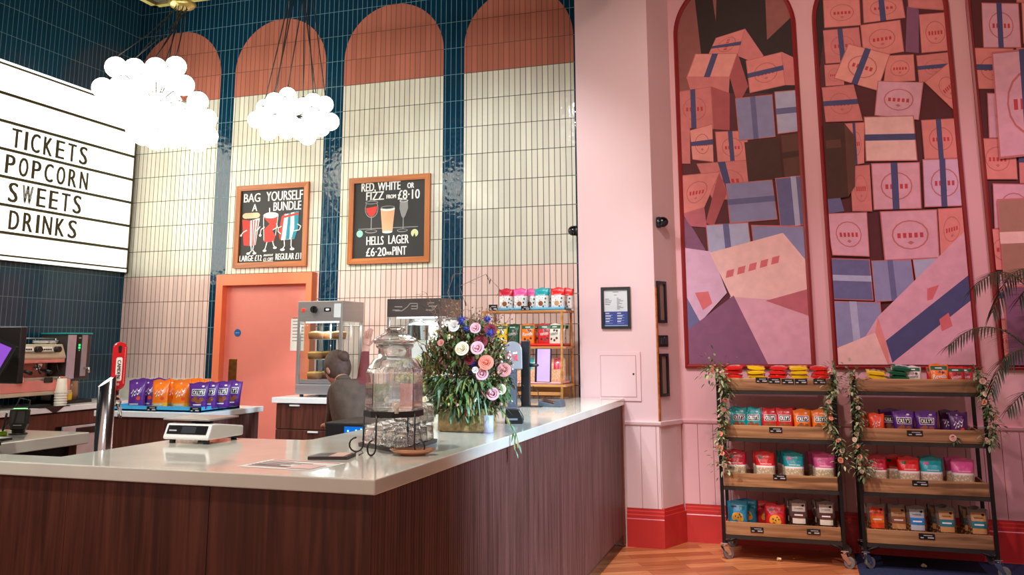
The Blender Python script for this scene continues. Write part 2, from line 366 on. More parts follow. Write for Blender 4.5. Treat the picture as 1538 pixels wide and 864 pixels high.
def skirt(x0, x1, y):
    mb = MB(); prof = [(0, 0), (.034, 0), (.034, .205), (.030, .212), (.030, .236), (.022, .242), (.022, .262), (.014, .268), (.014, .285), (.006, .290), (0, .290)]
    n = len(prof); vs = [(x0, y-a, b) for a, b in prof]+[(x1, y-a, b) for a, b in prof]
    mb.add(vs, [(i, i+n, (i+1) % n+n, (i+1) % n) for i in range(n)]+[tuple(range(n)), tuple(range(n, 2*n))[::-1]]); return mb
struct('baseboard_pillar', skirt(-1.336, -1.046, YP).box(-.010, .30, -.034, 0, 0, .235, M=SIDE).box(-.008, .30, -.022, 0, .235, .262, M=SIDE).box(-.006, .30, -.014, 0, .262, .285, M=SIDE), RED, 'tall red moulded skirting around the pillar foot', 'skirting')
struct('baseboard_right', skirt(-.925, 4.3, YB), RED, 'tall red moulded skirting along the picture wall', 'skirting')
tag(MB().rbox(.30, 3.6, 4.4, 7.235, .0004, .003, .001).build('rug', mat('navy_carpet', (22, 36, 76), .95, var=.5, vscale=90, bump=.4, bscale=300)), 'dark navy carpet under the right cart', 'carpet')

# hanging ceiling raft with gilt edge
t = thing('ceiling_raft', 'dark hanging ceiling raft with a slim gilt edge above the lamps', 'ceiling raft', (0, 0, 0))
GOLD = mat('gilt_metal', (176, 170, 92), .3, metal=.8, var=.1)
MB().box(-5.27, -1.2, 3.4, 6.02, 4.52, 4.58).build('board', mat('raft_dark', (44, 34, 30), .6), t)
e = MB()
for a in ((-5.30, -1.2, 5.99, 6.04), (-5.30, -5.25, 3.4, 6.04)):
    e.box(a[0], a[1], a[2], a[3], 4.50, 4.53); e.box(a[0], a[1], a[2], a[3], 4.55, 4.59)
e.build('gilt_edge', GOLD, t)
for x, y in ((-5.1, 5.8), (-1.5, 5.8), (-5.1, 3.7), (-1.5, 3.7)): MB().cyl((x, y, 4.58), (x, y, 5.6), .008, 8).build('hanger_rod', BLACKM, t)

# door
t = tag(MB().box(-5.284, -4.365, YB-.022, YB-.004, 0, 2.10).build('door_1', CORAL), 'coral pink door in an orange frame behind the snack counter', 'door', None, 'structure')
fr = MB(); f0 = YB-.10
fr.prism([(-5.36, 0), (-5.284, 0), (-5.284, 2.10), (-4.365, 2.10), (-4.365, 0), (-4.305, 0), (-4.305, 2.205), (-5.36, 2.205)], .003, .10, M=Matrix(((1, 0, 0, 0), (0, 0, -1, YB), (0, 1, 0, 0), (0, 0, 0, 1))))
fr.build('door_frame', ORANGE, t)
MB().rbox(-5.225, -5.135, YB-.028, YB-.02, 1.06, 1.40, .003).build('finger_plate', mat('brass', (140, 96, 44), .3, metal=.8, var=.3, vscale=20), t)['label'] = 'brass finger plate'
MB().cyl((-5.144, YB-.027, 1.647), (-5.144, YB-.02, 1.647), .036, 24).build('round_sign', mat('sign_blue', (14, 96, 160), .4), t)['label'] = 'round blue door sign'
f = Flat((-5.144, YB-.0275, 1.647)); f.rect(-.022, -.004, .022, .004, 0); f.build('sign_lettering', [mat('pale_blue', (120, 180, 220), .5)], t)

# access panel, notice, cameras, switches on the pillar
def fp(x, y, Y=YP): return on_y(x, y, Y)
t = thing('access_panel', 'square pink access hatch low on the pillar', 'hatch', (0, 0, 0))
a, b = fp(902, 534), fp(957, 597); 
MB().rbox(a.x-.012, b.x+.035, YP-.012, YP, b.z-.03, a.z+.03, .003).build('frame', PINK, t)
MB().box(a.x, b.x, YP-.0135, YP-.011, b.z, a.z).build('shadow_gap', mat('gap_brown', (170, 112, 108), .7), t)
MB().rbox(a.x+.003, b.x-.003, YP-.0155, YP-.011, b.z+.003, a.z-.003, .001).build('hatch_door', PINK, t)
c = fp(952, 562); MB().cyl((c.x, YP-.0175, c.z), (c.x, YP-.015, c.z), .008, 14).build('lock', BLACK, t)
t = thing('framed_notice', 'framed opening notice, white above blue, on the pillar front', 'notice', (0, 0, 0))
a, b = fp(903, 432), fp(948, 494)
NB = mat('notice_blue', (44, 62, 140), .5); NW = mat('notice_white', (206, 212, 214), .5)
fr = MB(); k = .022
for q in ((a.x, b.x, a.z-k, a.z), (a.x, b.x, b.z, b.z+k), (a.x, a.x+k, b.z+k, a.z-k), (b.x-k, b.x, b.z+k, a.z-k)): fr.box(q[0], q[1], YP-.024, YP, q[2], q[3])
fr.build('frame', BLACK, t)
W, H = b.x-a.x-2*k, a.z-b.z-2*k
f = Flat((a.x+k, YP-.008, b.z+k)); f.rect(0, 0, W, H, 0); f.rect(0, 0, W, H*.40, 1); f.rect(0, 0, W, .008, 2)
f.rect(W*.38, H*.93, W*.62, H*.945, 3); f.rect(W*.43, H*.85, W*.55, H*.865, 3)
for i in range(9):
    y = H*(.76-.037*i); f.rect(W*.55, y, W*(.62+.25*((i*7) % 5)/5), y+.004, 3)
for i in range(4): f.rect(W*.05, H*(.74-.05*i), W*(.22+.15*((i*3) % 4)/4), H*(.74-.05*i)+.004, 3)
for i in range(4):
    for x0 in (.06, .55):
        y = H*(.34-.075*i); f.rect(W*x0, y, W*(x0+.16+.1*((i*5) % 3)/3), y+.007, 0); f.rect(W*x0, y-.012, W*(x0+.3), y-.009, 2)
f.build('printed_sheet', [NW, NB, mat('notice_pale', (150, 170, 210), .5), INKG], t)
def sec_cam(x, y, z, face, label):
    t = thing('security_camera', label, 'camera', (x, y, z), 0)
    s = face
    MB().lathe([(0, 0), (.042, 0), (.046, .012), (.046, .03)], M=RY(s*PI/2), n=20).build('base', BLACK, t)
    MB().ball((s*.05, -.012, 0), .043, 18, 10, 0, (1.1, 1, 1)).build('dome', mat('black_gloss', (14, 15, 18), .12), t)
    MB().cyl((s*.062, -.05, -.012), (s*.066, -.06, -.016), .016, 14).build('lens', mat('lens_dark', (40, 44, 52), .1), t)
p = on_x(990, 339, -1.06); sec_cam(-1.050, 7.05, p.z, 1, 'small black dome camera on the pillar side facing the pictures')
p = on_x(862, 347, -1.70); sec_cam(-1.712, 7.12, on_y(862, 347, 7.12).z, -1, 'small black dome camera on the pillar side facing the tiles')
XS = -1.074
def side_frame(y0, y1, z0, z1, label):
    t = thing('narrow_frame', label, 'frame', (-1.074, 6.99, 0), SANG); k = .022; fr = MB()
    for q in ((y0, y1, z1-k, z1), (y0, y1, z0, z0+k), (y0, y0+k, z0+k, z1-k), (y1-k, y1, z0+k, z1-k)): fr.box(q[0], q[1], -.02, 0, q[2], q[3])
    fr.build('frame', BLACK, t); MB().box(y0+k, y1-k, -.006, 0, z0+k, z1-k).build('sheet', mat('dull_sheet', (158, 132, 122), .4), t)
z1, z0 = on_x(990, 425, XS).z, on_x(992, 486, XS).z
side_frame(.022, .142, z0, z1, 'narrow black framed sheet on pillar side, above the switch')
z1, z0 = on_x(992, 531, XS).z, on_x(994, 594, XS).z
side_frame(.022, .142, z0, z1, 'narrow black framed sheet on pillar side, below the switch')
t = thing('light_switch', 'black double switch plate between two frames on pillar side', 'switch', (-1.074, 6.99, 0), SANG)
z1, z0 = on_x(993, 504, XS).z, on_x(993, 521, XS).z
MB().rbox(.03, .155, -.014, 0, z0, z1, .004).build('plate', BLACK, t)
for k in (0, 1): MB().rbox(.042+.055*k, .088+.055*k, -.022, -.013, z0+.02, z1-.02, .003).build('rocker', mat('dark_rocker', (50, 50, 52), .3), t)
MB().cyl((.095, -.0135, z1-.02), (.095, -.018, z1-.02), .006, 10).build('indicator', CHROME, t)
t = thing('timber_strip', 'tall narrow brown timber strip on the pillar corner', 'strip', (-1.074, 6.99, 0), SANG)
MB().rbox(.0, .018, -.012, 0, .94, on_x(985, 432, XS).z, .002).build('strip', FRAMEW, t)

# ------------------------------------------------------------------ big arched pictures
MURAL_COLS = [('m_gap', (92, 44, 46)), ('m_pink', (226, 138, 130)), ('m_pink2', (214, 128, 124)), ('m_side', (176, 88, 90)), ('m_top', (236, 158, 146)),
    ('m_blue', (78, 78, 118)), ('m_red', (196, 66, 70)), ('m_dark', (50, 36, 32)), ('m_wall', (150, 92, 84)), ('m_cloth', (142, 140, 176)),
    ('m_cloth2', (106, 104, 144)), ('m_cloth3', (176, 176, 202)), ('m_brown', (74, 46, 38)), ('m_cream', (238, 190, 182)), ('m_lilac', (216, 172, 196)),
    ('m_mauve', (136, 88, 116)), ('m_rose', (222, 164, 178)), ('m_rose2', (190, 104, 114)), ('m_line', (196, 112, 108)), ('m_smudge', (216, 110, 112)), ('m_tan', (170, 122, 104)), ('m_brown2', (98, 62, 50))]
MURAL_M = [mat(n, c, .6, spec=.25, var=.07, vscale=14) for n, c in MURAL_COLS]
MI = {n[2:]: i for i, (n, c) in enumerate(MURAL_COLS)}
def clip(poly, conv):
    out = poly; n = len(conv)
    for i in range(n):
        ax, ay = conv[i]; bx, by = conv[(i+1) % n]; inp = out; out = []
        sd = lambda p: (bx-ax)*(p[1]-ay)-(by-ay)*(p[0]-ax)
        for j in range(len(inp)):
            p, q = inp[j], inp[(j+1) % len(inp)]; a, b = sd(p), sd(q)
            if a >= 0: out.append(p)
            if (a >= 0) != (b >= 0):
                t = a/(a-b); out.append((p[0]+(q[0]-p[0])*t, p[1]+(q[1]-p[1])*t))
        if not out: return []
    return out
def picture(x0, x1, label, art):
    zb, zs = 1.338, 4.145; r = (x1-x0)/2; cx = (x0+x1)/2; k = .034; y0 = YB
    t = thing('arched_picture', label, 'picture', (0, 0, 0), group='arched pictures along the pink wall')
    def outline(i):
        n = 36; return [(x0+i, zb+i), (x1-i, zb+i)]+[(cx+(r-i)*math.cos(PI*j/n), zs+(r-i)*math.sin(PI*j/n)) for j in range(n+1)]
    A, B = outline(0), outline(k); n = len(A); fr = MB()
    C = outline(k*.45)
    yf = y0-.036
    fr.add([(a, y0, b) for a, b in A]+[(a, yf+.006, b) for a, b in A]+[(a, yf, b) for a, b in C]+[(a, yf+.012, b) for a, b in B]+[(a, y0, b) for a, b in B],
           [(i+s*n, (i+1) % n+s*n, (i+1) % n+(s+1)*n, i+(s+1)*n) for i in range(n) for s in range(4)])
    fr.build('frame', mat('oxblood_frame', (138, 26, 26), .4, var=.1), t)
    MB().prism(B, 0, .012, M=Matrix(((1, 0, 0, 0), (0, 0, -1, y0), (0, 1, 0, 0), (0, 0, 0, 1)))).build('backing', MURAL_M[0], t)
    f = Flat((0, y0-.0125, 0)); f.step = .00009; conv = B
    def put(px, c):
        pts = [(q.x, q.z) for q in (on_y(a, b, y0-.014) for a, b in px)]
        a = sum(pts[i][0]*pts[(i+1) % len(pts)][1]-pts[(i+1) % len(pts)][0]*pts[i][1] for i in range(len(pts)))
        if a < 0: pts = pts[::-1]
        pts = clip(pts, conv)
        if len(pts) > 2: f.poly(pts, MI[c])
    art(put)
    f.build('printed_picture', MURAL_M, t)
def bil(q, u, v):
    a, b, c, d = q
    return tuple((a[i]*(1-u)+b[i]*u)*(1-v)+(d[i]*(1-u)+c[i]*u)*v for i in (0, 1))
def mbox(put, q, col='pink', rib=None, orn=True, edge=True, rc='blue'):
    """a printed gift box face: quad, thin inner line, faint ornament, ribbon"""
    put(q, 'line' if edge else col)
    if edge: put([bil(q, u, v) for u, v in ((.02, .02), (.98, .02), (.98, .98), (.02, .98))], col)
    if orn:
        for rr, cc in ((.30, 'line'), (.275, col)):
            put([bil(q, .5+rr*1.1*math.cos(2*PI*i/16), .5+rr*math.sin(2*PI*i/16)) for i in range(16)], cc)
        for u in (.27, .37, .47, .57, .67): put([bil(q, u, .46), bil(q, u+.06, .46), bil(q, u+.06, .56), bil(q, u, .56)], 'red')
        put([bil(q, .44, .66), bil(q, .5, .62), bil(q, .56, .66), bil(q, .5, .70)], 'line')
    if rib == 'v': put([bil(q, u, v) for u, v in ((.40, 0), (.54, 0), (.54, 1), (.40, 1))], rc)
    if rib == 'h': put([bil(q, u, v) for u, v in ((0, .40), (1, .40), (1, .54), (0, .54))], rc)
def art1(put):
    put([(990, -200), (1240, -200), (1240, 560), (990, 560)], 'gap')
    put([(1000, -160), (1230, -160), (1215, 100), (1215, 140), (1010, 140)], 'dark')
    put([(1005, -150), (1032, -100), (1054, 90), (1052, 140), (1005, 140)], 'wall'); put([(1062, -60), (1078, -60), (1075, 32)], 'wall'); put([(1148, -40), (1205, -60), (1192, 22), (1152, 60)], 'wall')
    mbox(put, [(1063, 84), (1075, 57), (1119, 43), (1108, 84)], 'pink', 'v'); put([(1119, 43), (1147, 84), (1128, 92), (1108, 84)], 'pink2')
    put([(1096, 116), (1108, 80), (1124, 130), (1108, 158)], 'side'); put([(1031, 116), (1096, 116), (1094, 148), (1040, 146)], 'pink2')
    mbox(put, [(1031, 116), (1044, 81), (1108, 80), (1096, 116)], 'top', 'h', False)
    mbox(put, [(1120, 91), (1174, 78), (1180, 128), (1126, 140)], 'pink', 'h'); put([(1174, 78), (1200, 90), (1202, 128), (1180, 128)], 'pink2')
    mbox(put, [(1016, 138), (1068, 130), (1072, 194), (1016, 192)], 'pink2', 'v'); put([(1068, 130), (1096, 140), (1096, 196), (1072, 194)], 'side')
    mbox(put, [(1074, 198), (1122, 196), (1126, 246), (1078, 246)], 'pink', 'v'); mbox(put, [(1036, 196), (1070, 186), (1072, 244), (1040, 240)], 'top', 'h')
    put([(1018, 176), (1036, 176), (1037, 246), (1020, 246)], 'pink2')
    mbox(put, [(1046, 246), (1126, 240), (1132, 300), (1070, 300)], 'pink2', 'v')
    put([(1080, 258), (1092, 290), (1072, 340), (1060, 335)], 'side'); mbox(put, [(1020, 264), (1082, 258), (1058, 312), (1026, 322)], 'pink', None); put([(1026, 322), (1058, 312), (1062, 342), (1036, 340)], 'rose2')
    put([(1022, 320), (1042, 345), (1060, 376), (1028, 378)], 'mauve')
    # a lilac parcel, a brown parcel and a heap of grey-blue cloth
    mbox(put, [(1104, 148), (1160, 142), (1165, 206), (1110, 212)], 'cloth', 'v', False, True, 'cloth2'); mbox(put, [(1163, 138), (1212, 134), (1216, 196), (1168, 202)], 'cloth3', 'h', False, True, 'cloth2')
    mbox(put, [(1118, 214), (1170, 208), (1176, 268), (1124, 274)], 'brown', None, False, False); mbox(put, [(1173, 204), (1218, 198), (1222, 262), (1179, 268)], 'brown2', 'h', False, False, 'brown')
    mbox(put, [(1090, 276), (1160, 270), (1168, 330), (1096, 336)], 'cloth', 'h', False, True, 'cloth2'); mbox(put, [(1164, 268), (1222, 262), (1228, 336), (1172, 342)], 'cloth2', 'v', False, True, 'cloth3')
    mbox(put, [(1060, 338), (1124, 334), (1132, 400), (1066, 404)], 'cloth3', 'v', False, True, 'cloth2'); mbox(put, [(1128, 338), (1226, 340), (1234, 440), (1140, 440)], 'cloth', None, False, True)
    put([(1024, 372), (1068, 378), (1092, 440), (1052, 484), (1028, 500)], 'lilac'); put([(1028, 440), (1052, 484), (1030, 505)], 'cloth2')
    put([(1066, 380), (1176, 350), (1216, 398), (1226, 440), (1154, 452), (1098, 446)], 'cream')
    for i in range(5): put([(1090+17*i, 418-5*i), (1101+17*i, 415-5*i), (1103+17*i, 404-5*i), (1092+17*i, 407-5*i)], 'smudge')
    put([(1096, 446), (1156, 450), (1230, 440), (1232, 560), (1150, 560)], 'rose'); put([(1150, 452), (1222, 432), (1230, 480)], 'rose2')
    put([(1028, 500), (1102, 444), (1160, 560), (1026, 560)], 'mauve'); put([(1044, 440), (1064, 438), (1070, 456), (1056, 466)], 'smudge')
def art2(put):
    put([(1200, -200), (1500, -200), (1500, 570), (1200, 570)], 'gap'); put([(1210, -160), (1240, -160), (1240, 30), (1232, 100), (1210, 100)], 'dark')
    for q, c, rb in [
        ([(1236, -70), (1292, -72), (1293, -6), (1238, -4)], 'pink2', 'v'), ([(1296, -72), (1356, -72), (1358, -4), (1297, -4)], 'pink', None), ([(1360, -60), (1420, -60), (1424, 16), (1364, 12)], 'pink2', 'h'),
        ([(1236, 0), (1291, -4), (1293, 38), (1238, 42)], 'pink', None), ([(1295, -6), (1354, -8), (1360, 27), (1297, 35)], 'pink', 'v'), ([(1362, 10), (1380, 14), (1380, 80), (1360, 78)], 'mauve', None),
        ([(1380, 22), (1425, 18), (1430, 76), (1384, 80)], 'pink', None), ([(1236, 46), (1290, 41), (1296, 92), (1240, 96)], 'pink2', 'v'), ([(1292, 38), (1352, 30), (1358, 78), (1297, 88)], 'pink', None),
        ([(1238, 98), (1266, 96), (1268, 128), (1240, 130)], 'pink2', None), ([(1332, 84), (1372, 82), (1375, 122), (1327, 124)], 'pink', None), ([(1376, 84), (1432, 78), (1436, 120), (1380, 124)], 'pink2', 'h'),
        ([(1274, 66), (1337, 82), (1318, 137), (1252, 118)], 'top', 'v'), ([(1234, 132), (1282, 127), (1296, 182), (1240, 184)], 'pink2', 'h'),
        ([(1318, 122), (1387, 124), (1380, 181), (1313, 174)], 'rose', None), ([(1388, 124), (1428, 92), (1444, 150), (1432, 166)], 'pink', None),
        ([(1268, 186), (1298, 184), (1298, 246), (1276, 250)], 'pink', 'v'), ([(1383, 181), (1438, 178), (1442, 238), (1388, 240)], 'pink', 'v'),
        ([(1297, 176), (1372, 174), (1378, 242), (1300, 243)], 'cream', 'h'), ([(1276, 250), (1306, 248), (1310, 318), (1280, 318)], 'pink2', None),
        ([(1308, 246), (1381, 244), (1384, 314), (1312, 316)], 'rose', 'v'), ([(1385, 240), (1448, 238), (1452, 310), (1388, 312)], 'lilac', 'v'),
        ([(1240, 321), (1302, 319), (1306, 386), (1250, 384)], 'rose', None), ([(1408, 314), (1446, 312), (1450, 366), (1412, 386)], 'pink', None), ([(1321, 318), (1407, 315), (1411, 388), (1328, 392)], 'rose', None)]:
        mbox(put, q, c, rb, c not in ('mauve', 'cream'), c != 'mauve')
    mbox(put, [(1230, 190), (1268, 186), (1274, 296), (1238, 302)], 'brown', None, False, False); put([(1268, 186), (1284, 206), (1284, 280), (1274, 296)], 'brown2'); put([(1240, 212), (1262, 210), (1264, 222), (1241, 224)], 'brown2')
    put([(1238, 300), (1262, 298), (1268, 318), (1240, 322)], 'cloth2')
    mbox(put, [(1240, 388), (1306, 390), (1312, 452), (1246, 450)], 'cloth2', 'h', False, True, 'cloth3'); mbox(put, [(1308, 392), (1368, 390), (1376, 450), (1314, 454)], 'cloth', 'v', False, True, 'cloth2'); mbox(put, [(1370, 390), (1426, 386), (1432, 440), (1378, 444)], 'cloth3', None, False)
    mbox(put, [(1244, 452), (1322, 454), (1328, 520), (1252, 522)], 'cloth', 'v', False, True, 'cloth3')
    put([(1318, 476), (1448, 348), (1462, 420), (1480, 560), (1250, 560), (1258, 524), (1300, 505)], 'rose'); put([(1254, 524), (1314, 500), (1338, 560), (1250, 560)], 'cream'); put([(1318, 476), (1332, 520), (1338, 560), (1314, 500)], 'pink')
    put([(1330, 512), (1456, 412), (1462, 448), (1346, 540), (1340, 545)], 'blue')
    put([(1392, 434), (1410, 428), (1400, 450), (1392, 452)], 'smudge'); put([(1410, 480), (1424, 470), (1430, 490), (1414, 498)], 'smudge')
def art3(put):
    put([(1430, -260), (1800, -260), (1800, 600), (1430, 600)], 'gap')
    y = -200; j = 0
    while y < 560:
        x = 1452 + (j % 2)*18 + (y+60)*.06; i = 0
        while x < 1760:
            wd = 56+6*((i*3+j) % 3); hh = 62+6*((i+j) % 2)
            mbox(put, [(x, y), (x+wd, y+1), (x+wd+4, y+hh), (x+3, y+hh)], ('pink', 'pink2', 'rose', 'top')[(i+2*j) % 4], (None, 'v', None, 'h', None)[(i+j*2) % 5])
            x += wd+4; i += 1
        y += 68; j += 1
    mbox(put, [(1496, 300), (1600, 296), (1612, 420), (1506, 424)], 'tan', 'h', False, True, 'cream')
    mbox(put, [(1488, 80), (1590, 70), (1600, 230), (1500, 240)], 'rose', 'v', True)
    mbox(put, [(1504, 430), (1620, 428), (1630, 556), (1514, 560)], 'mauve', None, False)
picture(-.888, .115, 'left arched picture of pink gift boxes, dark beams at its top', art1)
picture(.243, 1.262, 'middle arched picture of gift boxes with a broad blue ribbon low down', art2)
picture(1.385, 2.40, 'right arched picture of gift boxes, mostly cut off behind the palm', art3)
# ------------------------------------------------------------------ lit menu sign
t = thing('lightbox_sign', 'big lit white menu sign with black letters on the navy wall', 'sign', (0, 0, 0))
LIT = mat('sign_lit', (255, 253, 246), .4, var=0, emit=(255, 252, 240), estr=1.15)
SIGNM = mat('sign_frame', (66, 62, 30), .4, metal=.4, var=.1)
XF = XL+.07; ys0, ys1, zs0, zs1 = 3.2, 7.262, 2.262, 3.985
MB().box(XL+.004, XF-.006, ys0, ys1, zs0, zs1).build('housing', SIGNM, t)
f = MB()
def sy(px, py): return on_x(px, py, XF)
lines = [((0, 137), (195, 200)), ((0, 179.5), (195.5, 235)), ((0, 222.1), (195.3, 269.8)), ((0, 263.8), (192.7, 304.2)), ((0, 306.25), (189.6, 339.3)), ((0, 349), (188, 374)), ((0, 391), (185, 409))]
zz = [ (on_x(*a, XF).z+on_x(*b, XF).z)/2 for a, b in lines]
edges = [zs1-.012]+zz[0:6]+[zs0+.045]
for a, b in zip(edges[:-1], edges[1:]): 
    MB().box(XF-.006, XF, ys0+.01, ys1-.012, b+.006, a-.006).build('lit_panel', LIT, t)
MB().box(XF-.006, XF+.004, ys0+.01, ys1-.012, zs0+.004, zs0+.034).build('lit_strip', LIT, t)
MB().box(XF-.006, XF+.004, ys0+.01, ys1-.012, zs1+.0, zs1+.022).build('lit_strip', LIT, t)  # glowing strip stands in for light cast on the tiles above the sign
for z in zz[0:6]: MB().rbox(XF-.004, XF+.014, ys0, ys1, z-.012, z+.012, .003).build('letter_rail', SIGNM, t)
e = MB()
for a in ((ys1-.012, ys1, zs0, zs1+.02), (ys0, ys1, zs0+.034, zs0+.042), (ys0, ys1, zs1-.012, zs1-.004)): e.box(XF-.006, XF+.012, *a)
e.build('edge_trim', SIGNM, t)
def sign_word(word, pl, pr, row):
    # letters stand on the rail below their row
    zlo, zhi = zz[row+1]+.034, zz[row]-.036
    y0 = on_x(*pl, XF).y; y1 = on_x(*pr, XF).y
    g = Flat((XF+.003, 0, 0), (0, 1, 0), (0, 0, 1)); n = len(word); hh = zhi-zlo
    ws = [.45 if c == 'I' else 1.16 if c == 'W' else 1 for c in word]; tot = sum(ws); pos = y0
    for c, q in zip(word, ws):
        adv = (y1-y0)/tot*q; wd = adv*(.36 if c == 'I' else .66); g.text(c, pos+adv/2, zlo, hh, 0, wd, 'c', .006); pos += adv
    g.build('lettering', [mat('sign_letter', (58, 52, 22), .5, var=.05)], t)
sign_word('TICKETS', (13, 222), (133, 240), 1)
sign_word('POPCORN', (5, 245), (134, 272), 2)
sign_word('SWEETS', (9, 290), (124, 310), 3)
sign_word('DRINKS', (10, 330), (117, 350), 4)
lamp('AREA', 'sign_glow', (XF+.05, 5.6, 3.1), 55, (1, .98, .84), (XF+2, 5.6, 3.1), shape='RECTANGLE', size=2.2, size_y=1.5)

# ------------------------------------------------------------------ cloud pendants
GLOBE = mat('opal_globe', (255, 252, 240), .3, var=0, emit=(255, 250, 236), estr=5.0)
CORDM = mat('black_cord', (24, 20, 18), .6)
def cloud(pts, D, r, rose, label, seed):
    rr = random.Random(seed)
    t = thing('cloud_pendant', label, 'pendant lamp', rose)
    o = Vector(rose); P = []
    for i, (x, y) in enumerate(pts): P.append(at_d(x, y, D+rr.uniform(-.22, .22))-o)
    for p in P:
        g = MB().ball((0, 0, 0), r, 20, 12).build('globe', GLOBE, t, p)
        MB().cyl((0, 0, r*.97), (0, 0, r*1.12), .012, 10).build('socket', BLACKM, g)
    MB().lathe([(0, 0), (.11, 0), (.12, -.02), (.10, -.045), (.04, -.06), (0, -.06)], n=24).build('ceiling_rose', mat('rose_brass', (190, 170, 100), .3, metal=.7), t)
    top = sorted(P, key=lambda p: -p.z)[:8]
    for i, p in enumerate(top):
        s = Vector((.05*math.cos(i*.8), .05*math.sin(i*.8), -.05)); q = p+Vector((0, 0, r*1.08))
        MB().tube([s, s.lerp(q, .5)+Vector((0, 0, -.03)), q], .0045, 6).build('cord', CORDM, t)
    c = sum(P, Vector())/len(P); b = MB()
    for p in P: b.tube([c, c.lerp(p, .5)+Vector((0, 0, .02)), p], .006, 6)
    b.build('wire_core', CORDM, t)
    return t, c+o
C1 = [(174, 101), (202, 103), (234, 102), (264, 100), (154, 132), (180, 130), (210, 128), (240, 128), (276, 128), (170, 158), (200, 158), (228, 155), (258, 155), (297, 153), (200, 183), (225, 185), (250, 182), (280, 180), (310, 179), (312, 205), (290, 200), (235, 210), (262, 208), (297, 213), (215, 203), (186, 150), (214, 172), (268, 168), (245, 145), (275, 205), (190, 118), (222, 116), (250, 116), (160, 146), (195, 142), (225, 142), (255, 140), (184, 170), (240, 168), (230, 198), (258, 196), (275, 192), (205, 196), (295, 168), (240, 155), (213, 160)]
C2 = [(412, 152), (432, 144), (398, 162), (385, 180), (470, 153), (488, 157), (496, 183), (455, 160), (408, 175), (425, 172), (445, 178), (468, 175), (403, 198), (430, 196), (452, 198), (462, 205), (482, 192), (440, 160), (418, 190), (476, 170), (412, 165), (428, 160), (460, 178), (436, 185), (450, 168), (478, 180), (395, 174), (470, 190), (445, 192), (425, 182)]
r1 = on_z(274, 3, 4.52); r2 = on_z(440, -40, 4.52)
_, c1 = cloud(C1, 7.0, .083, r1, 'larger cloud of white globe lamps hanging in front of the lit sign', 3)
_, c2 = cloud(C2, 6.6, .066, (-3.50, 5.55, 4.52), 'smaller cloud of white globe lamps hanging before the arches', 5)

# ------------------------------------------------------------------ chalkboards
def chalkboard(x0, x1, z0, z1, label):
    t = thing('chalkboard', label, 'chalkboard', (0, 0, 0)); k = .052; y = YB
    fr = MB()
    def fp4(a): return [(x, y-.036, z) for x, z in a]
    O = [(x0, z0), (x1, z0), (x1, z1), (x0, z1)]; I = [(x0+k, z0+k), (x1-k, z0+k), (x1-k, z1-k), (x0+k, z1-k)]
    for i in range(4):
        j = (i+1) % 4; q = MB()
        vs = [(O[i][0], y-.001, O[i][1]), (O[j][0], y-.001, O[j][1]), (O[j][0], y-.034, O[j][1]), (O[i][0], y-.034, O[i][1]), (I[i][0], y-.030, I[i][1]), (I[j][0], y-.030, I[j][1]), (I[j][0], y-.001, I[j][1]), (I[i][0], y-.001, I[i][1])]
        q.add(vs, [(0, 1, 2, 3), (3, 2, 5, 4), (4, 5, 6, 7), (0, 3, 4, 7), (1, 6, 5, 2)]); q.build('frame_rail', FRAMEW if i % 2 == 0 else wood_z, t)
    MB().box(x0+k-.005, x1-k+.005, y-.012, y-.002, z0+k-.005, z1-k+.005).build('board', SLATE, t)
    return t, Flat((x0+k, y-.0125, z0+k)), x1-x0-2*k
wood_z = wood('frame_wood_upright', (160, 86, 34), (196, 116, 54), 'z', .4)
CK = [CHALK, mat('chalk_red', (224, 60, 50), .7), mat('chalk_teal', (24, 138, 160), .7), mat('chalk_peach', (250, 180, 138), .7), mat('chalk_grey', (150, 150, 148), .7), mat('chalk_mint', (150, 208, 190), .7), mat('chalk_lime', (220, 224, 170), .7), SLATE, mat('chalk_corn', (232, 196, 160), .7)]
t, f, W = chalkboard(-5.232, -4.415, 2.270, 3.086, 'chalkboard with drawn popcorn box, cup and bag, over the door')
# the drawing is set out on a 100 x 100 field
def Sx(v): return v*W/100
class Fs:
    def __init__(s, f): s.f = f
    def __getattr__(s, k):
        def g(*a, **kw):
            F = s.f
            if k == 'poly': return F.poly([(Sx(x), Sx(y)) for x, y in a[0]], a[1])
            if k == 'line': return F.line([(Sx(x), Sx(y)) for x, y in a[0]], Sx(a[1]), a[2])
            if k == 'ell': return F.ell(*[Sx(v) for v in a[:4]], a[4])
            if k == 'text': return F.text(a[0], Sx(a[1]), Sx(a[2]), Sx(a[3]), a[4], Sx(a[5]) if a[5] else None, a[6] if len(a) > 6 else 'l', kw.get('bold', .0022))
        return g
g = Fs(f)
g.text('BAG', 4, 84, 12, 0, 26); g.text('YOURSELF', 40, 84, 13, 0, 57); g.text('A', 18, 71, 10, 0, 8); g.text('BUNDLE', 52, 70, 12, 0, 43)
for x in (9, 17, 25, 13, 21): g.ell(x, 64+(x % 4), 6, 4, 8)
g.poly([(3, 60), (16, 58), (17, 23), (7, 24)], 1); g.poly([(16, 58), (31, 61), (26, 24), (17, 23)], 0)
for x0, x1 in ((18.5, 20), (22.5, 21.5), (27, 24)): g.poly([(x0, 58.4), (x0+2, 58.6), (x1+1.4, 23.6), (x1, 23.6)], 1)
g.line([(11, 45), (5, 42), (2, 38)], 1.2, 0); g.line([(24, 43), (29, 45), (32, 49)], 1.2, 0); g.ell(2, 38, 1.8, 1.6, 0)
for a in ([(19, 23), (20, 16), (16, 13)], [(23, 23), (22, 17), (26, 13)]): g.line(a, 1.4, 0)
for x, y in ((15, 12.5), (25, 12.5)): g.ell(x, y, 3, 1.6, 0)
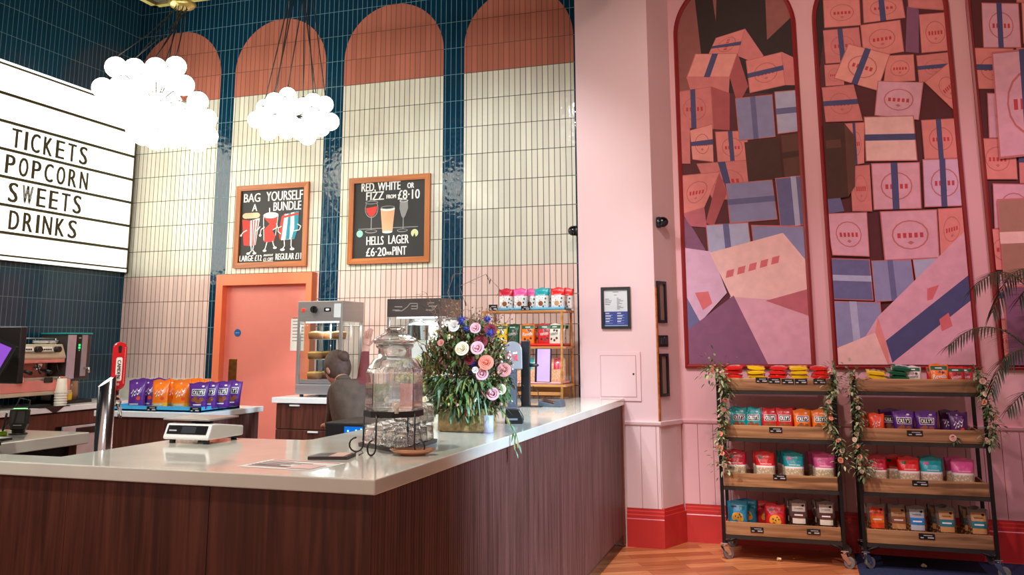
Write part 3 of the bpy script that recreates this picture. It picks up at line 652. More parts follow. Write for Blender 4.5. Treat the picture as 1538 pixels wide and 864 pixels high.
g.poly([(37, 62), (60, 64), (59, 50), (52, 42), (57, 36), (55, 28), (46, 27), (39, 28), (39, 45), (47, 52)], 1)
g.ell(48.5, 64, 12, 4.2, 0); g.line([(46.5, 66), (46, 74)], 1.6, 0); g.line([(37, 62), (39, 30)], .8, 0); g.line([(60, 63), (57, 36)], .8, 0)
g.line([(39, 48), (34, 45), (33, 39)], 1.2, 0); g.ell(33, 37, 2, 1.8, 0); g.line([(58, 52), (60, 47), (53, 44)], 1.2, 0)
for a in ([(44, 27), (42, 19), (40, 16)], [(53, 28), (55, 22), (57, 20)]): g.line(a, 1.4, 0)
for x, y in ((41, 15.5), (57, 19)): g.ell(x, y, 3, 1.6, 0)
g.poly([(66, 62), (72, 66), (72, 30), (64, 30), (62, 40)], 1); g.poly([(70, 64), (92, 68), (92, 45), (87, 30), (66, 29), (68, 45)], 0)
g.poly([(76, 65), (80, 65.8), (79, 30), (73, 29.5)], 2); g.poly([(85, 66.6), (92, 68), (92, 45), (87, 30), (82, 30), (86, 45)], 2); g.poly([(68, 62), (92, 66), (92, 63), (68, 59)], 1)
g.line([(66, 48), (61, 46), (61, 41), (65, 38)], 1.2, 0); g.line([(91, 50), (96, 47), (94, 42), (86, 41)], 1.2, 0)
for a in ([(71, 29), (72, 21), (69, 17)], [(82, 29), (82, 21), (84, 17)]): g.line(a, 1.4, 0)
for x, y in ((69, 16), (84, 16.5)): g.ell(x, y, 3.6, 1.8, 0)
g.text('LARGE £12', 2, 2, 8, 0, 35); g.line([(40+1.1*i, 8+(2.6 if i % 2 else 0)) for i in range(14)], .9, 0); g.line([(40, 1), (55, 1)], .6, 0); g.text('£1 OFF', 40, 1.5, 4.5, 0, 15); g.text('REGULAR £11', 59, 2.5, 8.5, 0, 39)
f.build('chalk_drawing', CK, t)
t, f, W = chalkboard(-3.980, -3.147, 2.270, 3.088, 'chalkboard with drawn wine, beer and fizz glasses and prices')
g = Fs(f)
g.text('RED, WHITE', 10, 87, 11, 0, 55); g.text('OR', 75, 88, 7, 0, 9); g.text('FIZZ', 17, 75, 11, 0, 25); g.text('FROM', 46, 76, 5, 0, 13); g.text('£8·10', 62, 74, 12, 0, 30)
g.line([(7, 38), (90, 38)], .9, 4)
g.ell(25, 64, 9.5, 12, 4); g.ell(25, 64, 8.6, 11, 7); g.poly([(17, 65), (33, 67), (32, 60), (28, 54.5), (25, 53.5), (22, 54.5), (18, 60)], 1); g.ell(25, 72, 9.2, 2.2, 4); g.ell(25, 72, 8, 1.4, 7)
g.line([(25, 53), (25, 36)], 1.2, 4); g.ell(25, 34.5, 8.5, 2.4, 4); g.ell(25, 34.8, 7.4, 1.6, 7)
g.poly([(38, 62), (58, 63), (55, 33), (41, 33)], 3); g.ell(48, 62.5, 10.2, 2.8, 0); g.ell(48, 64.5, 10, 2.2, 4); g.ell(48, 64.5, 8.6, 1.4, 7); g.ell(48, 32.8, 7, 1.6, 0)
g.poly([(65, 71), (76, 71), (76.5, 62), (72.5, 52), (70, 49), (67.5, 52), (64.5, 62)], 4); g.ell(70.5, 72, 6, 1.6, 0); g.ell(70.5, 72, 5, 1, 7); g.line([(70, 50), (70, 36)], 1.2, 4); g.ell(69, 34, 7.5, 2.2, 4); g.ell(69, 34.2, 6.4, 1.4, 7)
g.ell(9, 32, 4.6, 4.6, 5); g.ell(86, 30, 5, 5, 6); g.poly([(86, 30), (83, 24), (88, 24)], 7)
g.text('HELLS', 19, 17, 11, 0, 24); g.text('LAGER', 50, 17.5, 11, 0, 28); g.text('£6·20', 19, 2.5, 11, 0, 28); g.text('PER', 48, 3.5, 4, 0, 7); g.text('PINT', 56, 3, 11, 0, 19)
f.build('chalk_drawing', CK, t)
t = thing('paper_notice', 'plain white paper sheet taped to the coral door', 'notice', (0, 0, 0))
a = on_y(437, 479, YB-.03); b = on_y(447, 527, YB-.03)
MB().box(a.x, b.x+.12, YB-.0255, YB-.0235, b.z, a.z).build('sheet', PAPER, t); f = Flat((a.x, YB-.0256, b.z))
for i in range(8): f.rect(.02, .3-.03*i, .14, .306-.03*i, 0)
f.build('printing', [INKG], t)

# ------------------------------------------------------------------ bar counter
CZ = 1.109
def bevelled(o, w=.004, seg=2):
    md = o.modifiers.new('bevel', 'BEVEL'); md.width = w; md.segments = seg; md.limit_method = 'ANGLE'; return o
top = [(-4.5, 2.667), (-1.337, 2.667), (-1.337, 6.985), (-2.165, 6.985), (-2.165, 3.67), (-2.19, 3.64), (-2.8, 3.61), (-2.8, 2.841), (-4.5, 2.841)]
o = MB().prism(top, CZ-.05, CZ).build('bar_worktop', STONE)
tag(bevelled(o), 'long polished off-white stone worktop of the L-shaped bar', 'worktop')
t = thing('bar_counter', 'dark walnut bar counter front under the L-shaped worktop', 'counter', (0, 0, 0))
core = [(-4.5, 2.70), (-1.37, 2.70), (-1.37, 6.96), (-2.14, 6.96), (-2.14, 3.6), (-2.77, 3.58), (-2.77, 2.82), (-4.5, 2.82)]
MB().prism(core, .1, CZ-.051).build('carcass', mat('carcass_dark', (40, 22, 18), .6), t)
xs = [-4.5, -3.55, -2.60, -1.98, -1.352]
for a, b in zip(xs[:-1], xs[1:]): bevelled(MB().box(a+.001, b-.001, 2.68, 2.6995, .1, CZ-.052).build('front_panel', WALNUT, t), .0015, 1)
sd = MB(); y = 2.682
while y < 6.90:
    sd.box(-1.3695, -1.352, y+.0012, y+.0225, .1, CZ-.052); y += .0237
sd.box(-1.3695, -1.355, 2.682, 6.92, .1, CZ-.052)
sd.build('ribbed_side_panel', WALNUT2, t)
MB().box(-1.3695, -1.35, 6.925, 6.975, .02, CZ-.052).build('end_post', mat('end_brown', (120, 62, 40), .5), t)
pl = MB(); pl.box(-4.5, -1.43, 2.76, 2.80, 0, .1); pl.box(-1.47, -1.43, 2.76, 6.96, 0, .1); pl.build('plinth', mat('plinth_brown', (112, 70, 52), .5), t)

o = MB().box(-4.5, -3.425, 2.86, 3.645, CZ-.055, CZ).build('till_worktop', STONE)
tag(bevelled(o), 'off-white stone worktop carrying the till at far left', 'worktop')
t = thing('till_cabinet', 'dark cabinet under the till worktop at far left', 'cabinet', (0, 0, 0))
MB().box(-4.5, -3.47, 2.90, 3.60, .1, CZ-.056).build('body', mat('carcass_black', (26, 24, 28), .6), t); MB().box(-4.5, -3.50, 2.93, 3.57, 0, .1).build('plinth', BLACKM, t)
MB().box(-3.47, -3.455, 3.55, 3.60, .1, CZ-.056).build('end_strip', WALNUT2, t)

# left wall counter
LX = -5.97; LZ = on_x(60, 622, LX).z+.045
o = MB().box(XL, LX, 3.4, 7.265, LZ-.045, LZ).build('back_worktop', STONE2); tag(bevelled(o), 'white worktop along the navy wall under the coffee machine', 'worktop')
t = thing('back_cabinet', 'walnut cabinet under the coffee machine worktop', 'cabinet', (0, 0, 0))
MB().box(XL+.01, LX-.055, 3.4, 7.26, .1, LZ-.046).build('body', mat('carcass_dark', (40, 22, 18), .6), t)
y = 3.4
for yy in (4.35, 5.3, 6.0): MB().box(LX-.05, LX-.03, y+.002, yy-.002, .12, LZ-.06).build('door', WALNUT, t); y = yy
MB().box(LX-.05, LX-.03, 6.0, 7.2, LZ-.17, LZ-.06).build('drawer', WALNUT, t)
MB().box(XL+.02, LX-.08, 3.4, 7.26, 0, .1).build('plinth', BLACKM, t)
t = thing('undercounter_dishwasher', 'white-fronted dishwasher under the back worktop, dark handle slot', 'dishwasher', (0, 0, 0))
dx = LX-.03
a = on_x(92, 645, dx); b = on_x(169, 640, dx); 
MB().rbox(dx+.001, dx+.022, a.y, min(b.y+.1, 7.15), .15, min(a.z+.02, LZ-.175), .004).build('front', mat('pale_steel', (204, 206, 210), .35, metal=.3), t)
c = on_x(127, 645, dx+.02); MB().rbox(dx+.02, dx+.03, c.y-.10, c.y+.12, c.z-.035, c.z+.02, .006).build('handle', BLACK, t)
c = on_x(163, 640, dx+.02); MB().cyl((dx+.02, c.y, c.z), (dx+.04, c.y, c.z), .03, 18).build('dial', BLACK, t)

# snack counter
SZ = 1.05; sc0 = on_z(306, 621, SZ); sx1, sy0 = sc0.x, sc0.y
o = MB().box(-5.1, sx1, sy0, sy0+.75, SZ-.042, SZ).build('snack_worktop', STONE2); tag(bevelled(o), 'white worktop holding the blue tray of snack bags', 'worktop')
t = thing('snack_cabinet', 'walnut cabinet with an open space under the snack worktop', 'cabinet', (0, 0, 0))
MB().box(-5.08, sx1-.04, sy0+.03, sy0+.05, SZ-.33, SZ-.043).build('apron', WALNUT, t)
MB().box(sx1-.06, sx1-.03, sy0+.03, sy0+.73, .05, SZ-.043).build('side_panel', WALNUT2, t)
MB().box(-5.08, -5.05, sy0+.03, sy0+.73, .05, SZ-.043).build('side_panel', WALNUT2, t)
MB().box(-5.05, sx1-.06, sy0+.70, sy0+.73, .05, SZ-.043).build('back_panel', mat('carcass_black', (26, 24, 28), .6), t)
MB().box(-5.08, sx1-.03, sy0+.06, sy0+.73, 0, .05).build('base', BLACKM, t)

# warmer counter
PZ = 1.109; pc = on_z(408, 597, PZ); wx0, wy0 = pc.x, pc.y
o = MB().box(wx0, -2.35, wy0, 7.26, PZ-.045, PZ).build('warmer_worktop', STONE2); tag(bevelled(o), 'white worktop under the pie warmer and popcorn cabinet', 'worktop')
t = thing('warmer_cabinet', 'dark walnut cabinet with small white handles below the pie warmer', 'cabinet', (0, 0, 0))
MB().box(wx0+.03, -2.38, wy0+.045, 7.25, .1, PZ-.046).build('body', mat('carcass_dark', (40, 22, 18), .6), t)
MB().box(wx0+.05, -2.4, wy0+.09, 7.2, 0, .1).build('plinth', BLACKM, t)
HAND = mat('handle_white', (230, 222, 214), .3)
d0 = wx0+.03
for i, (za, zb) in enumerate(((PZ-.25, PZ-.05), (PZ-.46, PZ-.256), (.12, PZ-.466))):
    o = bevelled(MB().box(d0+.002, -3.08, wy0+.025, wy0+.044, za, zb).build('drawer', WALNUT, t), .002, 1)
    hp = (on_y(443, 606, wy0+.02) if i == 0 else on_y(470, 648, wy0+.02) if i == 1 else Vector((-3.5, 0, .5)))
    MB().rbox(hp.x-.045, hp.x+.045, wy0+.005, wy0+.025, zb-.02, zb-.006, .004).build('handle', HAND, o)
bevelled(MB().box(-3.07, -2.385, wy0+.025, wy0+.044, .12, PZ-.05).build('door', mat('black_door', (34, 30, 32), .35), t), .002, 1)
# till underneath with blue display
t = thing('drinks_chiller', 'low black chiller with a glowing blue display behind the bar', 'chiller', (0, 0, 0))
cq = on_y(488, 634, 4.3); cr_ = on_y(612, 634, 4.3)
MB().rbox(cq.x, -2.18, 4.3, 4.65, 0, cq.z, .01).build('body', mat('chiller_black', (36, 34, 36), .4), t)
a, b = on_y(516, 641, 4.29), on_y(546, 660, 4.29)
f = Flat((a.x, 4.2985, b.z)); f.rect(0, 0, b.x-a.x, a.z-b.z, 0)
for i, (u, v) in enumerate(((.15, .55), (.3, .4), (.55, .6), (.62, .45), (.7, .3), (.85, .5), (.8, .7))): f.rect((b.x-a.x)*u, (a.z-b.z)*v, (b.x-a.x)*(u+.08), (a.z-b.z)*(v+.16), 1)
f.build('display', [mat('display_blue', (10, 70, 150), .3, emit=(10, 110, 210), estr=.8), mat('display_digit', (160, 240, 255), .3, emit=(150, 235, 255), estr=1.6)], t)
# ------------------------------------------------------------------ pouches and packets
def pouch(name, w, h, d, mats, matfn, flare=0, seed=1, lay=False):
    rr = random.Random(seed); nu, nv = 10, 16
    def thick(u, v):
        g = (.80+.2*min(1, v/.12)) if v < .12 else 1 if v < .5 else max(.03, 1-((v-.5)/.40)**1.5) if v < .9 else .03
        return d/2*g*(max(0, 1-abs(u)**2.6))**.7
    k1, k2 = rr.uniform(0, 6), rr.uniform(0, 6)
    def S(u, v, off=0, side=-1):
        bul = thick(0, v)/d
        x = w/2*u*(1-.10*bul+flare*(v-.5)); z = h*v + (.006*math.sin(4*u+k1) if v > .95 else 0)
        wr = .0022*math.sin(9*u+7*v+k1)*math.sin(11*v+k2)*(1-abs(u)) if .08 < v < .88 else 0
        return Vector((x, side*(thick(u, v)+wr*(1 if v < .9 else 0)+off), z))
    mb = MB()
    for side in (-1, 1):
        vs = [S(-1+2*i/nu, j/nv, 0, side) for j in range(nv+1) for i in range(nu+1)]
        for j in range(nv):
            for i in range(nu):
                a = j*(nu+1)+i; q = (a, a+1, a+nu+2, a+nu+1)
                mb.add([vs[k] for k in q], [(0, 1, 2, 3) if side < 0 else (3, 2, 1, 0)], matfn(-1+2*(i+.5)/nu, (j+.5)/nv, side), True)
    for i in range(nu):
        a, b = -1+2*i/nu, -1+2*(i+1)/nu
        mb.add([S(a, 0, 0, -1), S(b, 0, 0, -1), S(b, 0, 0, 1), S(a, 0, 0, 1)], [(3, 2, 1, 0)], matfn(0, 0, -1))
    o = link(name, mb.mesh(name, mats)); return o, S
def decal(S, mb, u0, u1, v0, v1, mi, off=.0012, n=8, m=4, shape=None, side=-1):
    vs = [S(u0+(u1-u0)*i/n, v0+(v1-v0)*j/m, off, side) for j in range(m+1) for i in range(n+1)]
    mb.add(vs, [(j*(n+1)+i, j*(n+1)+i+1, (j+1)*(n+1)+i+1, (j+1)*(n+1)+i) for j in range(m) for i in range(n)], mi, True)
def blob(S, mb, cu, cv, ru, rv, mi, off=.0014, n=16):
    vs = [S(cu, cv, off)]+[S(cu+ru*math.cos(2*PI*i/n), cv+rv*math.sin(2*PI*i/n), off) for i in range(n)]
    mb.add(vs, [(0, 1+i, 1+(i+1) % n) for i in range(n)], mi, True)
def words(S, mb, t, cu, v0, v1, wd, mi, off=.0022, slope=0):
    vs, fs, W = text2d(t)
    for bx in (-.012, .012): mb.add([S(cu+(a/W-.5)*wd+bx, v0+b*(v1-v0)+slope*(a/W-.5), off+(3e-4 if bx > 0 else 0)) for a, b in vs], fs, mi)
def scrib(S, mb, t, cu, v0, v1, wd, mi, off=.0022, slope=0):
    n = 6*len(t); vs = []; c = (v0+v1)/2; h = (v1-v0)*.5
    for i in range(n+1):
        u = cu-wd/2+wd*i/n; vv = c+h*.7*math.sin(i*1.9)+slope*(i/n-.5); vs += [S(u, vv-h*.3, off), S(u, vv+h*.3, off)]
    mb.add(vs, [(2*i, 2*i+2, 2*i+3, 2*i+1) for i in range(n)], mi)
def film(n, c, r=.3): return mat('film_'+n, c, r, var=.06, vscale=20, bump=.15, bscale=60)
FW_, FK = film('white', (240, 238, 234)), film('black', (26, 24, 26))
F = dict(crimson=film('crimson', (206, 22, 56)), pink=film('pink', (232, 92, 160)), teal=film('teal', (16, 166, 172)), scarlet=film('scarlet', (228, 32, 26)), red=film('red', (212, 30, 34)),
    yellow=film('yellow', (250, 208, 22)), orange=film('orange', (246, 122, 16)), purple=film('purple', (92, 40, 134)), plum=film('plum', (78, 26, 92)), green=film('green', (20, 96, 62)), dteal=film('deep_teal', (8, 132, 140)),
    cream=film('cream', (232, 222, 204)), brown=film('brown', (92, 54, 48)), gold=film('gold', (232, 166, 50)), sky=film('sky', (40, 150, 190)), tan=film('tan', (206, 152, 96)), bluelab=film('blue_label', (28, 128, 196)), teallab=film('teal_label', (22, 120, 132)), pretz=film('pretzel', (150, 84, 44)), grey=film('grey', (190, 196, 200)), fire=film('fire', (240, 76, 24)), violet=film('violet', (112, 66, 170)))
def nuts_mat(name, a, b):
    M = mat(name, a, .3, var=0); n, l = M.node_tree.nodes, M.node_tree.links
    v = n.new('ShaderNodeTexVoronoi'); v.inputs['Scale'].default_value = 75; tc = n.new('ShaderNodeTexCoord'); l.new(tc.outputs['Object'], v.inputs['Vector'])
    cr = n.new('ShaderNodeValToRGB'); cr.color_ramp.elements[0].color = lin(b); cr.color_ramp.elements[1].color = lin(a); cr.color_ramp.elements[0].position = .05; cr.color_ramp.elements[1].position = .6
    cr.color_ramp.elements[0].color, cr.color_ramp.elements[1].color = lin(a), lin(b)
    l.new(v.outputs['Distance'], cr.inputs[0]); l.new(cr.outputs[0], n['Principled BSDF'].inputs['Base Color']); return M
NUT = nuts_mat('nut_mix', (226, 170, 104), (84, 52, 34)); NUTD = nuts_mat('choc_nut_mix', (128, 84, 62), (46, 30, 24)); CORN = nuts_mat('popcorn_window', (244, 236, 214), (196, 176, 140))
CLEARB = film('smoky_clear', (108, 92, 84), .12)
PROTO = {}
def kind(name, obname, w, h, d, mats, fn, art=None, artm=None, flare=0, seed=1, artname='printed_label'):
    o, S = pouch(obname, w, h, d, mats, fn, flare, seed)
    if art:
        mb = MB(); art(S, mb); mb.build(artname, artm, o)
    note_kids(o); PROTO[name] = [o, False]
def put(name, loc, rot, label, cat, group, scale=1):
    p = PROTO[name]
    if not p[1]: o = p[0]; o.location = loc; o.rotation_euler = rot; o.scale = (scale,)*3; p[1] = True
    else: o = dup(p[0], loc, rot, scale=scale)
    return tag(o, label, cat, group)
# popcorn bags on the wooden shelf and on the carts
for c in ('crimson', 'pink', 'teal', 'scarlet'):
    def art(S, mb):
        scrib(S, mb, 'popcorn', 0, .64, .69, 1.0, 1); blob(S, mb, -.05, .24, .34, .12, 2)
        for i, (u, v, m_) in enumerate(((.52, .30, 3), (.6, .48, 3), (-.6, .5, 0), (-.3, .56, 0), (.2, .52, 0), (-.55, .3, 0), (.55, .14, 0), (-.2, .4, 0), (.3, .1, 3), (-.6, .1, 0))): blob(S, mb, u, v, .1 if m_ == 3 else .05, .045 if m_ == 3 else .025, m_)
    kind('pop_'+c, 'popcorn_pouch', .125, .165, .06, [F[c], FW_], lambda u, v, s: 0 if v > .62 else 1, art, [F[c], FW_, F['pretz'] if c != 'scarlet' else F['tan'], F['green']], 0, 3)
    def art2_(S, mb, c=c):
        scrib(S, mb, 'popcorn', .1, .59, .64, 1.1, 0); decal(S, mb, -.62, -.2, .78, .86, 1, n=4, m=2)
        for u in (-.7, -.4, -.1, .25, .55): blob(S, mb, u, .2+.05*math.sin(9*u), .12, .05, 2)
    kind('bag_'+c, 'popcorn_bag', .148, .215, .075, [F[c], CORN, FW_], lambda u, v, s: 0 if v > .56 else (2 if v > .47 else 1), art2_, [FW_, F['green'] if c in ('scarlet', 'crimson') else F['pink'], F['cream']], 0, 4)
def olly(c, w, h, flare, name, seed):
    def art(S, mb):
        decal(S, mb, -.66, .70, .50, .75, 0, .0012); decal(S, mb, -.60, .64, .52, .73, 1, .0018); words(S, mb, "OLLY'S", .02, .55, .70, 1.08, 0, .0028)
        decal(S, mb, -.45, .45, .14, .18, 0, n=6, m=1)
        for u, v in ((-.45, .34), (0, .30), (.42, .36), (-.2, .40), (.22, .27)): blob(S, mb, u, v, .26, .075, 2, .0016)
        blob(S, mb, .4, .86, .14, .03, 0)
    kind(name, 'pretzel_pouch', w, h, .05, [F[c]], lambda u, v, s: 0, art, [FW_, FK, F['pretz']], flare, seed)
olly('teal', .128, .185, .12, 'olly_teal', 5); olly('red', .128, .185, .1, 'olly_red', 6); olly('orange', .128, .18, .1, 'olly_orange', 7); olly('purple', .145, .19, .16, 'olly_purple', 8)
def script_art(S, mb):
    for v0, w0, fq in ((.62, .55, 15), (.50, .42, 19)):
        n = 40; vs = []
        for i in range(n+1):
            u = -w0+2*w0*i/n; vv = v0+.10*u+.05*math.sin(fq*u)*(1 if i % 14 else 1.5); d_ = .016+.010*math.cos(fq*u+1)
            vs += [S(u+.03*math.cos(fq*u), vv-d_, .0018), S(u+.03*math.cos(fq*u), vv+d_, .0018)]
        mb.add(vs, [(2*i, 2*i+2, 2*i+3, 2*i+1) for i in range(n)], 0)
    blob(S, mb, .35, .34, .22, .07, 1); decal(S, mb, -.7, .4, .10, .15, 2, n=6, m=1); blob(S, mb, -.1, .88, .1, .03, 2)
for c, sub in (('purple', 'fire'), ('orange', 'gold'), ('plum', 'fire'), ('fire', 'orange')):
    kind('fudge_'+c, 'sweet_pouch', .135, .205, .055, [F[c], F[sub] if c == 'orange' else F[c]], (lambda u, v, s: 1 if v < .2 else 0), script_art, [FW_, F[sub] if c != 'orange' else F['fire'], F['grey']], .02, 9)
def choc(name, c, top, t, tcol, seed):
    def art(S, mb):
        decal(S, mb, -.86, .86, .76, .93, 1, n=8, m=3)
        (words if t == 'Revels' else scrib)(S, mb, t, 0, .42, .60, 1.45 if t == 'Revels' else 1.2, 0, .0022, .05)
        for u, v in ((-.4, .26), (.1, .2), (.45, .3), (0, .68), (.4, .66)): blob(S, mb, u, v, .17, .06, 2)
        decal(S, mb, -.4, .3, .83, .87, 3, .002, 5, 1)
    kind(name, 'chocolate_pouch', .125, .17, .035, [F[c]], lambda u, v, s: 0, art, [F[tcol] if tcol in F else FW_, F['green'], F['brown'], FW_], 0, seed)
choc('revels', 'orange', 'green', 'Revels', 'white', 11); choc('choc_red', 'red', 'green', 'abcd', 'white', 12); choc('choc_white', 'cream', 'green', 'abcd', 'green', 13); choc('choc_green', 'green', 'green', 'abcd', 'white', 14); choc('choc_yellow', 'yellow', 'green', 'abcd', 'green', 15)
def cookie_art(S, mb):
    for k in range(5): blob(S, mb, -.35+.18*k, .42+.05*math.sin(k*1.4), .22, .10, 0, .0014+.0001*k)
    blob(S, mb, 0, .50, .5, .11, 0, .0022)
    for u, v in ((-.2, .47), (.2, .54), (.05, .43), (.35, .46)): blob(S, mb, u, v, .07, .03, 1, .003)
    decal(S, mb, -.6, -.1, .76, .82, 1, n=4, m=1); decal(S, mb, .2, .7, .68, .82, 2, n=4, m=2)
kind('cookie_sky', 'biscuit_bag', .15, .20, .07, [F['sky']], lambda u, v, s: 0, cookie_art, [F['gold'], F['brown'], F['dteal']], 0, 16)
kind('cookie_red', 'biscuit_bag', .15, .19, .07, [F['red']], lambda u, v, s: 0, cookie_art, [F['gold'], F['brown'], F['crimson']], 0, 17)
def nutbag(name, body, lab, band, seed, dark=False):
    def art(S, mb):
        decal(S, mb, -.62, .74, .30, .90, 0, .0016, 8, 8); decal(S, mb, -.62, .74, .46, .66, 1, .0024)
        scrib(S, mb, 'snacks', .05, .72, .78, .9, 2, .0026); blob(S, mb, .5, .84, .14, .035, 2, .0026); decal(S, mb, -.4, .5, .54, .58, 3, .003, 6, 1)
    kind(name, 'nut_bag', .135, .225, .065, [body, CLEARB], lambda u, v, s: 0 if v < .5 else (1 if v < .93 else 1), art, [F[lab], F[band], FK if lab != 'fire' else FK, FW_], 0, seed)
nutbag('nut_choc', NUTD, 'cream', 'brown', 18); nutbag('nut_orange', NUT, 'fire', 'orange', 19); nutbag('nut_tan', NUT, 'tan', 'pretz', 20); nutbag('nut_blue', NUT, 'grey', 'bluelab', 21); nutbag('nut_teal', NUT, 'tan', 'teallab', 22)
def small_art(S, mb):
    decal(S, mb, -.6, .6, .35, .62, 0, n=6, m=2); decal(S, mb, -.4, .4, .7, .76, 0, n=5, m=1); blob(S, mb, .5, .2, .2, .08, 1)
kind('flat_red', 'sweet_packet', .135, .15, .026, [F['scarlet']], lambda u, v, s: 0, small_art, [FW_, F['gold']], 0, 23)
kind('flat_yellow', 'sweet_packet', .135, .15, .026, [F['yellow']], lambda u, v, s: 0, small_art, [F['gold'], F['fire']], 0, 24)
kind('flat_lemon', 'sweet_packet', .135, .15, .026, [F['yellow']], lambda u, v, s: 0, lambda S, mb: (decal(S, mb, -.7, .7, .3, .7, 0, n=6, m=3), decal(S, mb, -.4, .4, .45, .55, 1, .002, 5, 1)), [F['green'], FW_], 0, 25)
kind('flat_green', 'sweet_packet', .135, .15, .026, [F['green']], lambda u, v, s: 0, small_art, [FW_, F['teal']], 0, 26)
def price_tag(loc, label, w=.062, h=.038, rx=-.12):
    t = thing('price_tag', label, 'price tag', loc, 0, 'black shelf price tags'); t.rotation_euler = (rx, 0, 0)
    MB().rbox(-w/2, w/2, -.002, .002, 0, h, .001, seg=1).build('card', FK, t)
    f = Flat((-w/2, -.0021, 0)); f.rect(w*.1, h*.18, w*.3, h*.36, 0); f.rect(w*.55, h*.2, w*.92, h*.42, 0); f.rect(w*.3, h*.62, w*.85, h*.74, 0); f.build('printing', [mat('tag_print', (190, 190, 190), .6)], t)
    return t
def clip_tag(px, py, Y, label, w=.062): 
    p = on_y(px, py, Y); return price_tag((p.x, Y-.003, p.z-.019), label, w, rx=0)

# ------------------------------------------------------------------ the two rolling display carts
LEVELS = [(.170, .262), (.508, .602), (.853, .942), (1.192, 1.282)]
def cart(x0, x1, y0, label):
    t = thing('display_cart', label, 'cart', ((x0+x1)/2, y0, 0)); W = (x1-x0)/2; Dp = .40
    for zb, zt in LEVELS:
        c = MB(); c.rbox(-W, W, 0, .018, zb, zt, .003); tr = c.build('crate_tray', MANGO, t)
        c = MB(); c.rbox(-W, W, Dp-.018, Dp, zb, zt-.02, .003)
        for s in (-1, 1): c.rbox(s*(W-.008)-.008, s*(W-.008)+.008, .018, Dp-.018, zb, zt-.012, .002)
        n = 5
        for k in range(n): c.rbox(-W+.016, W-.016, .022+k*.0715, .022+k*.0715+.064, zb+.005, zb+.017, .002)
        c.build('tray_board', MANGO, tr)
        b = MB()
        for q in ((-W-.004, W+.004, -.006, .012), (-W-.004, W+.004, Dp-.012, Dp+.006), (-W-.004, -W+.012, 0, Dp), (W-.012, W+.004, 0, Dp)): b.box(q[0], q[1], q[2], q[3], zb-.026, zb-.001)
        b.build('steel_shelf_frame', GUN, t)
    for sx in (-1, 1):
        for yy in (-.012, Dp-.012):
            MB().rbox(sx*(W+.016)-.012, sx*(W+.016)+.012, yy, yy+.024, .115, 1.30, .002).build('post', BLACKM, t)
            b = MB(); b.tube([(sx*(W+.012), yy+.012, .12), (sx*(W-.075), yy+.012, .15)], .009, 6); b.build('corner_brace', BLACKM, t)
            cs = MB(); cx = sx*(W+.016); cy = yy+.012
            cs.rbox(cx-.026, cx+.026, cy-.026, cy+.026, .108, .116, .002); cs.cyl((cx, cy, .092), (cx, cy, .108), .016, 14)
            ang = .7 if sx < 0 else -.5
            M = TR(cx, cy, 0) @ RZ(ang)
            for k in (-1, 1): cs.prism([(-.022, .092), (.020, .092), (.046, .040), (.030, .032), (-.006, .062)], k*.017-.0015, k*.017+.0015, M=M @ RX(PI/2))
            o = cs.build('caster', CHROME, t)
            wl = MB(); c0 = M @ Vector((.034, -.012, .038)); c1_ = M @ Vector((.034, .012, .038)); wl.cyl(c0, c1_, .0375, 24); o2 = wl.build('wheel', mat('wheel_grey', (120, 118, 116), .4), o)
            hb = MB(); hb.cyl(M @ Vector((.034, -.019, .038)), M @ Vector((.034, .019, .038)), .012, 12); hb.build('hub', CHROME, o)
    return t
CY0 = 6.78
cart(-.578, .206, CY0, 'left wooden crate cart on casters, with red and yellow packets on top')
cart(.372, 1.158, CY0, 'right wooden crate cart on casters, on the dark carpet').location.z = .0034
def row(name, px, py, y, zf, label, cat, group, rz=0, lean=.0, dy=0, scale=1):
    p = on_y(px, py, y); return put(name, (p.x, y, zf+.0045), (lean, 0, rz), label, cat, group, scale)
Z4, Z3, Z2, Z1 = (LEVELS[3][0]+.02, LEVELS[2][0]+.02, LEVELS[1][0]+.02, LEVELS[0][0]+.02)
G = 'pouches on the left cart'
rr = random.Random(11)
# top: piles of flat packets
for c, xs_, nm in ((('flat_red'), -.47, 'red packet in the left end pile on top of the left cart'), ('flat_yellow', -.31, 'yellow packet in the left yellow pile on top of left cart'), ('flat_red', -.16, 'red packet in the middle pile on top of the left cart'), ('flat_yellow', -.005, 'yellow packet in the right yellow pile on top of left cart'), ('flat_red', .135, 'red packet in the right end pile on top of the left cart')):
    for k in range(5):
        put(c, (xs_+rr.uniform(-.012, .012), CY0+.05+rr.uniform(-.01, .01), Z4+.018+k*.030), (-1.45+rr.uniform(-.05, .05), rr.uniform(-.05, .05), rr.uniform(-.15, .15)), nm, 'sweet packet', c.split('_')[1]+' packets piled on the left cart')
    # packets leaning back behind the pile
# second shelf
for px, c, nm, rz in ((1110, 'teal', 'teal pretzel pouch at left end of left cart second shelf', .05), (1132, 'teal', 'teal pretzel pouch, second from left on left cart second shelf', -.1), (1157, 'red', 'red pretzel pouch next to teal ones on left cart', .1), (1179, 'red', 'red pretzel pouch next to orange ones on left cart', 0), (1206, 'orange', 'bright orange pretzel pouch tilted on left cart second shelf', .12), (1233, 'orange', 'shaded orange pretzel pouch at right end of left cart second shelf', -.05)):
    row('olly_'+c, px, 640, CY0+.075, Z3, nm, 'pretzel pouch', 'pretzel pouches on the left cart', rz, -.12)
    row('olly_'+c, px+3, 630, CY0+.15, Z3, nm.replace('pretzel pouch', 'pretzel pouch standing behind the first', 1), 'pretzel pouch', 'pretzel pouches on the left cart', rz*.5, -.06)
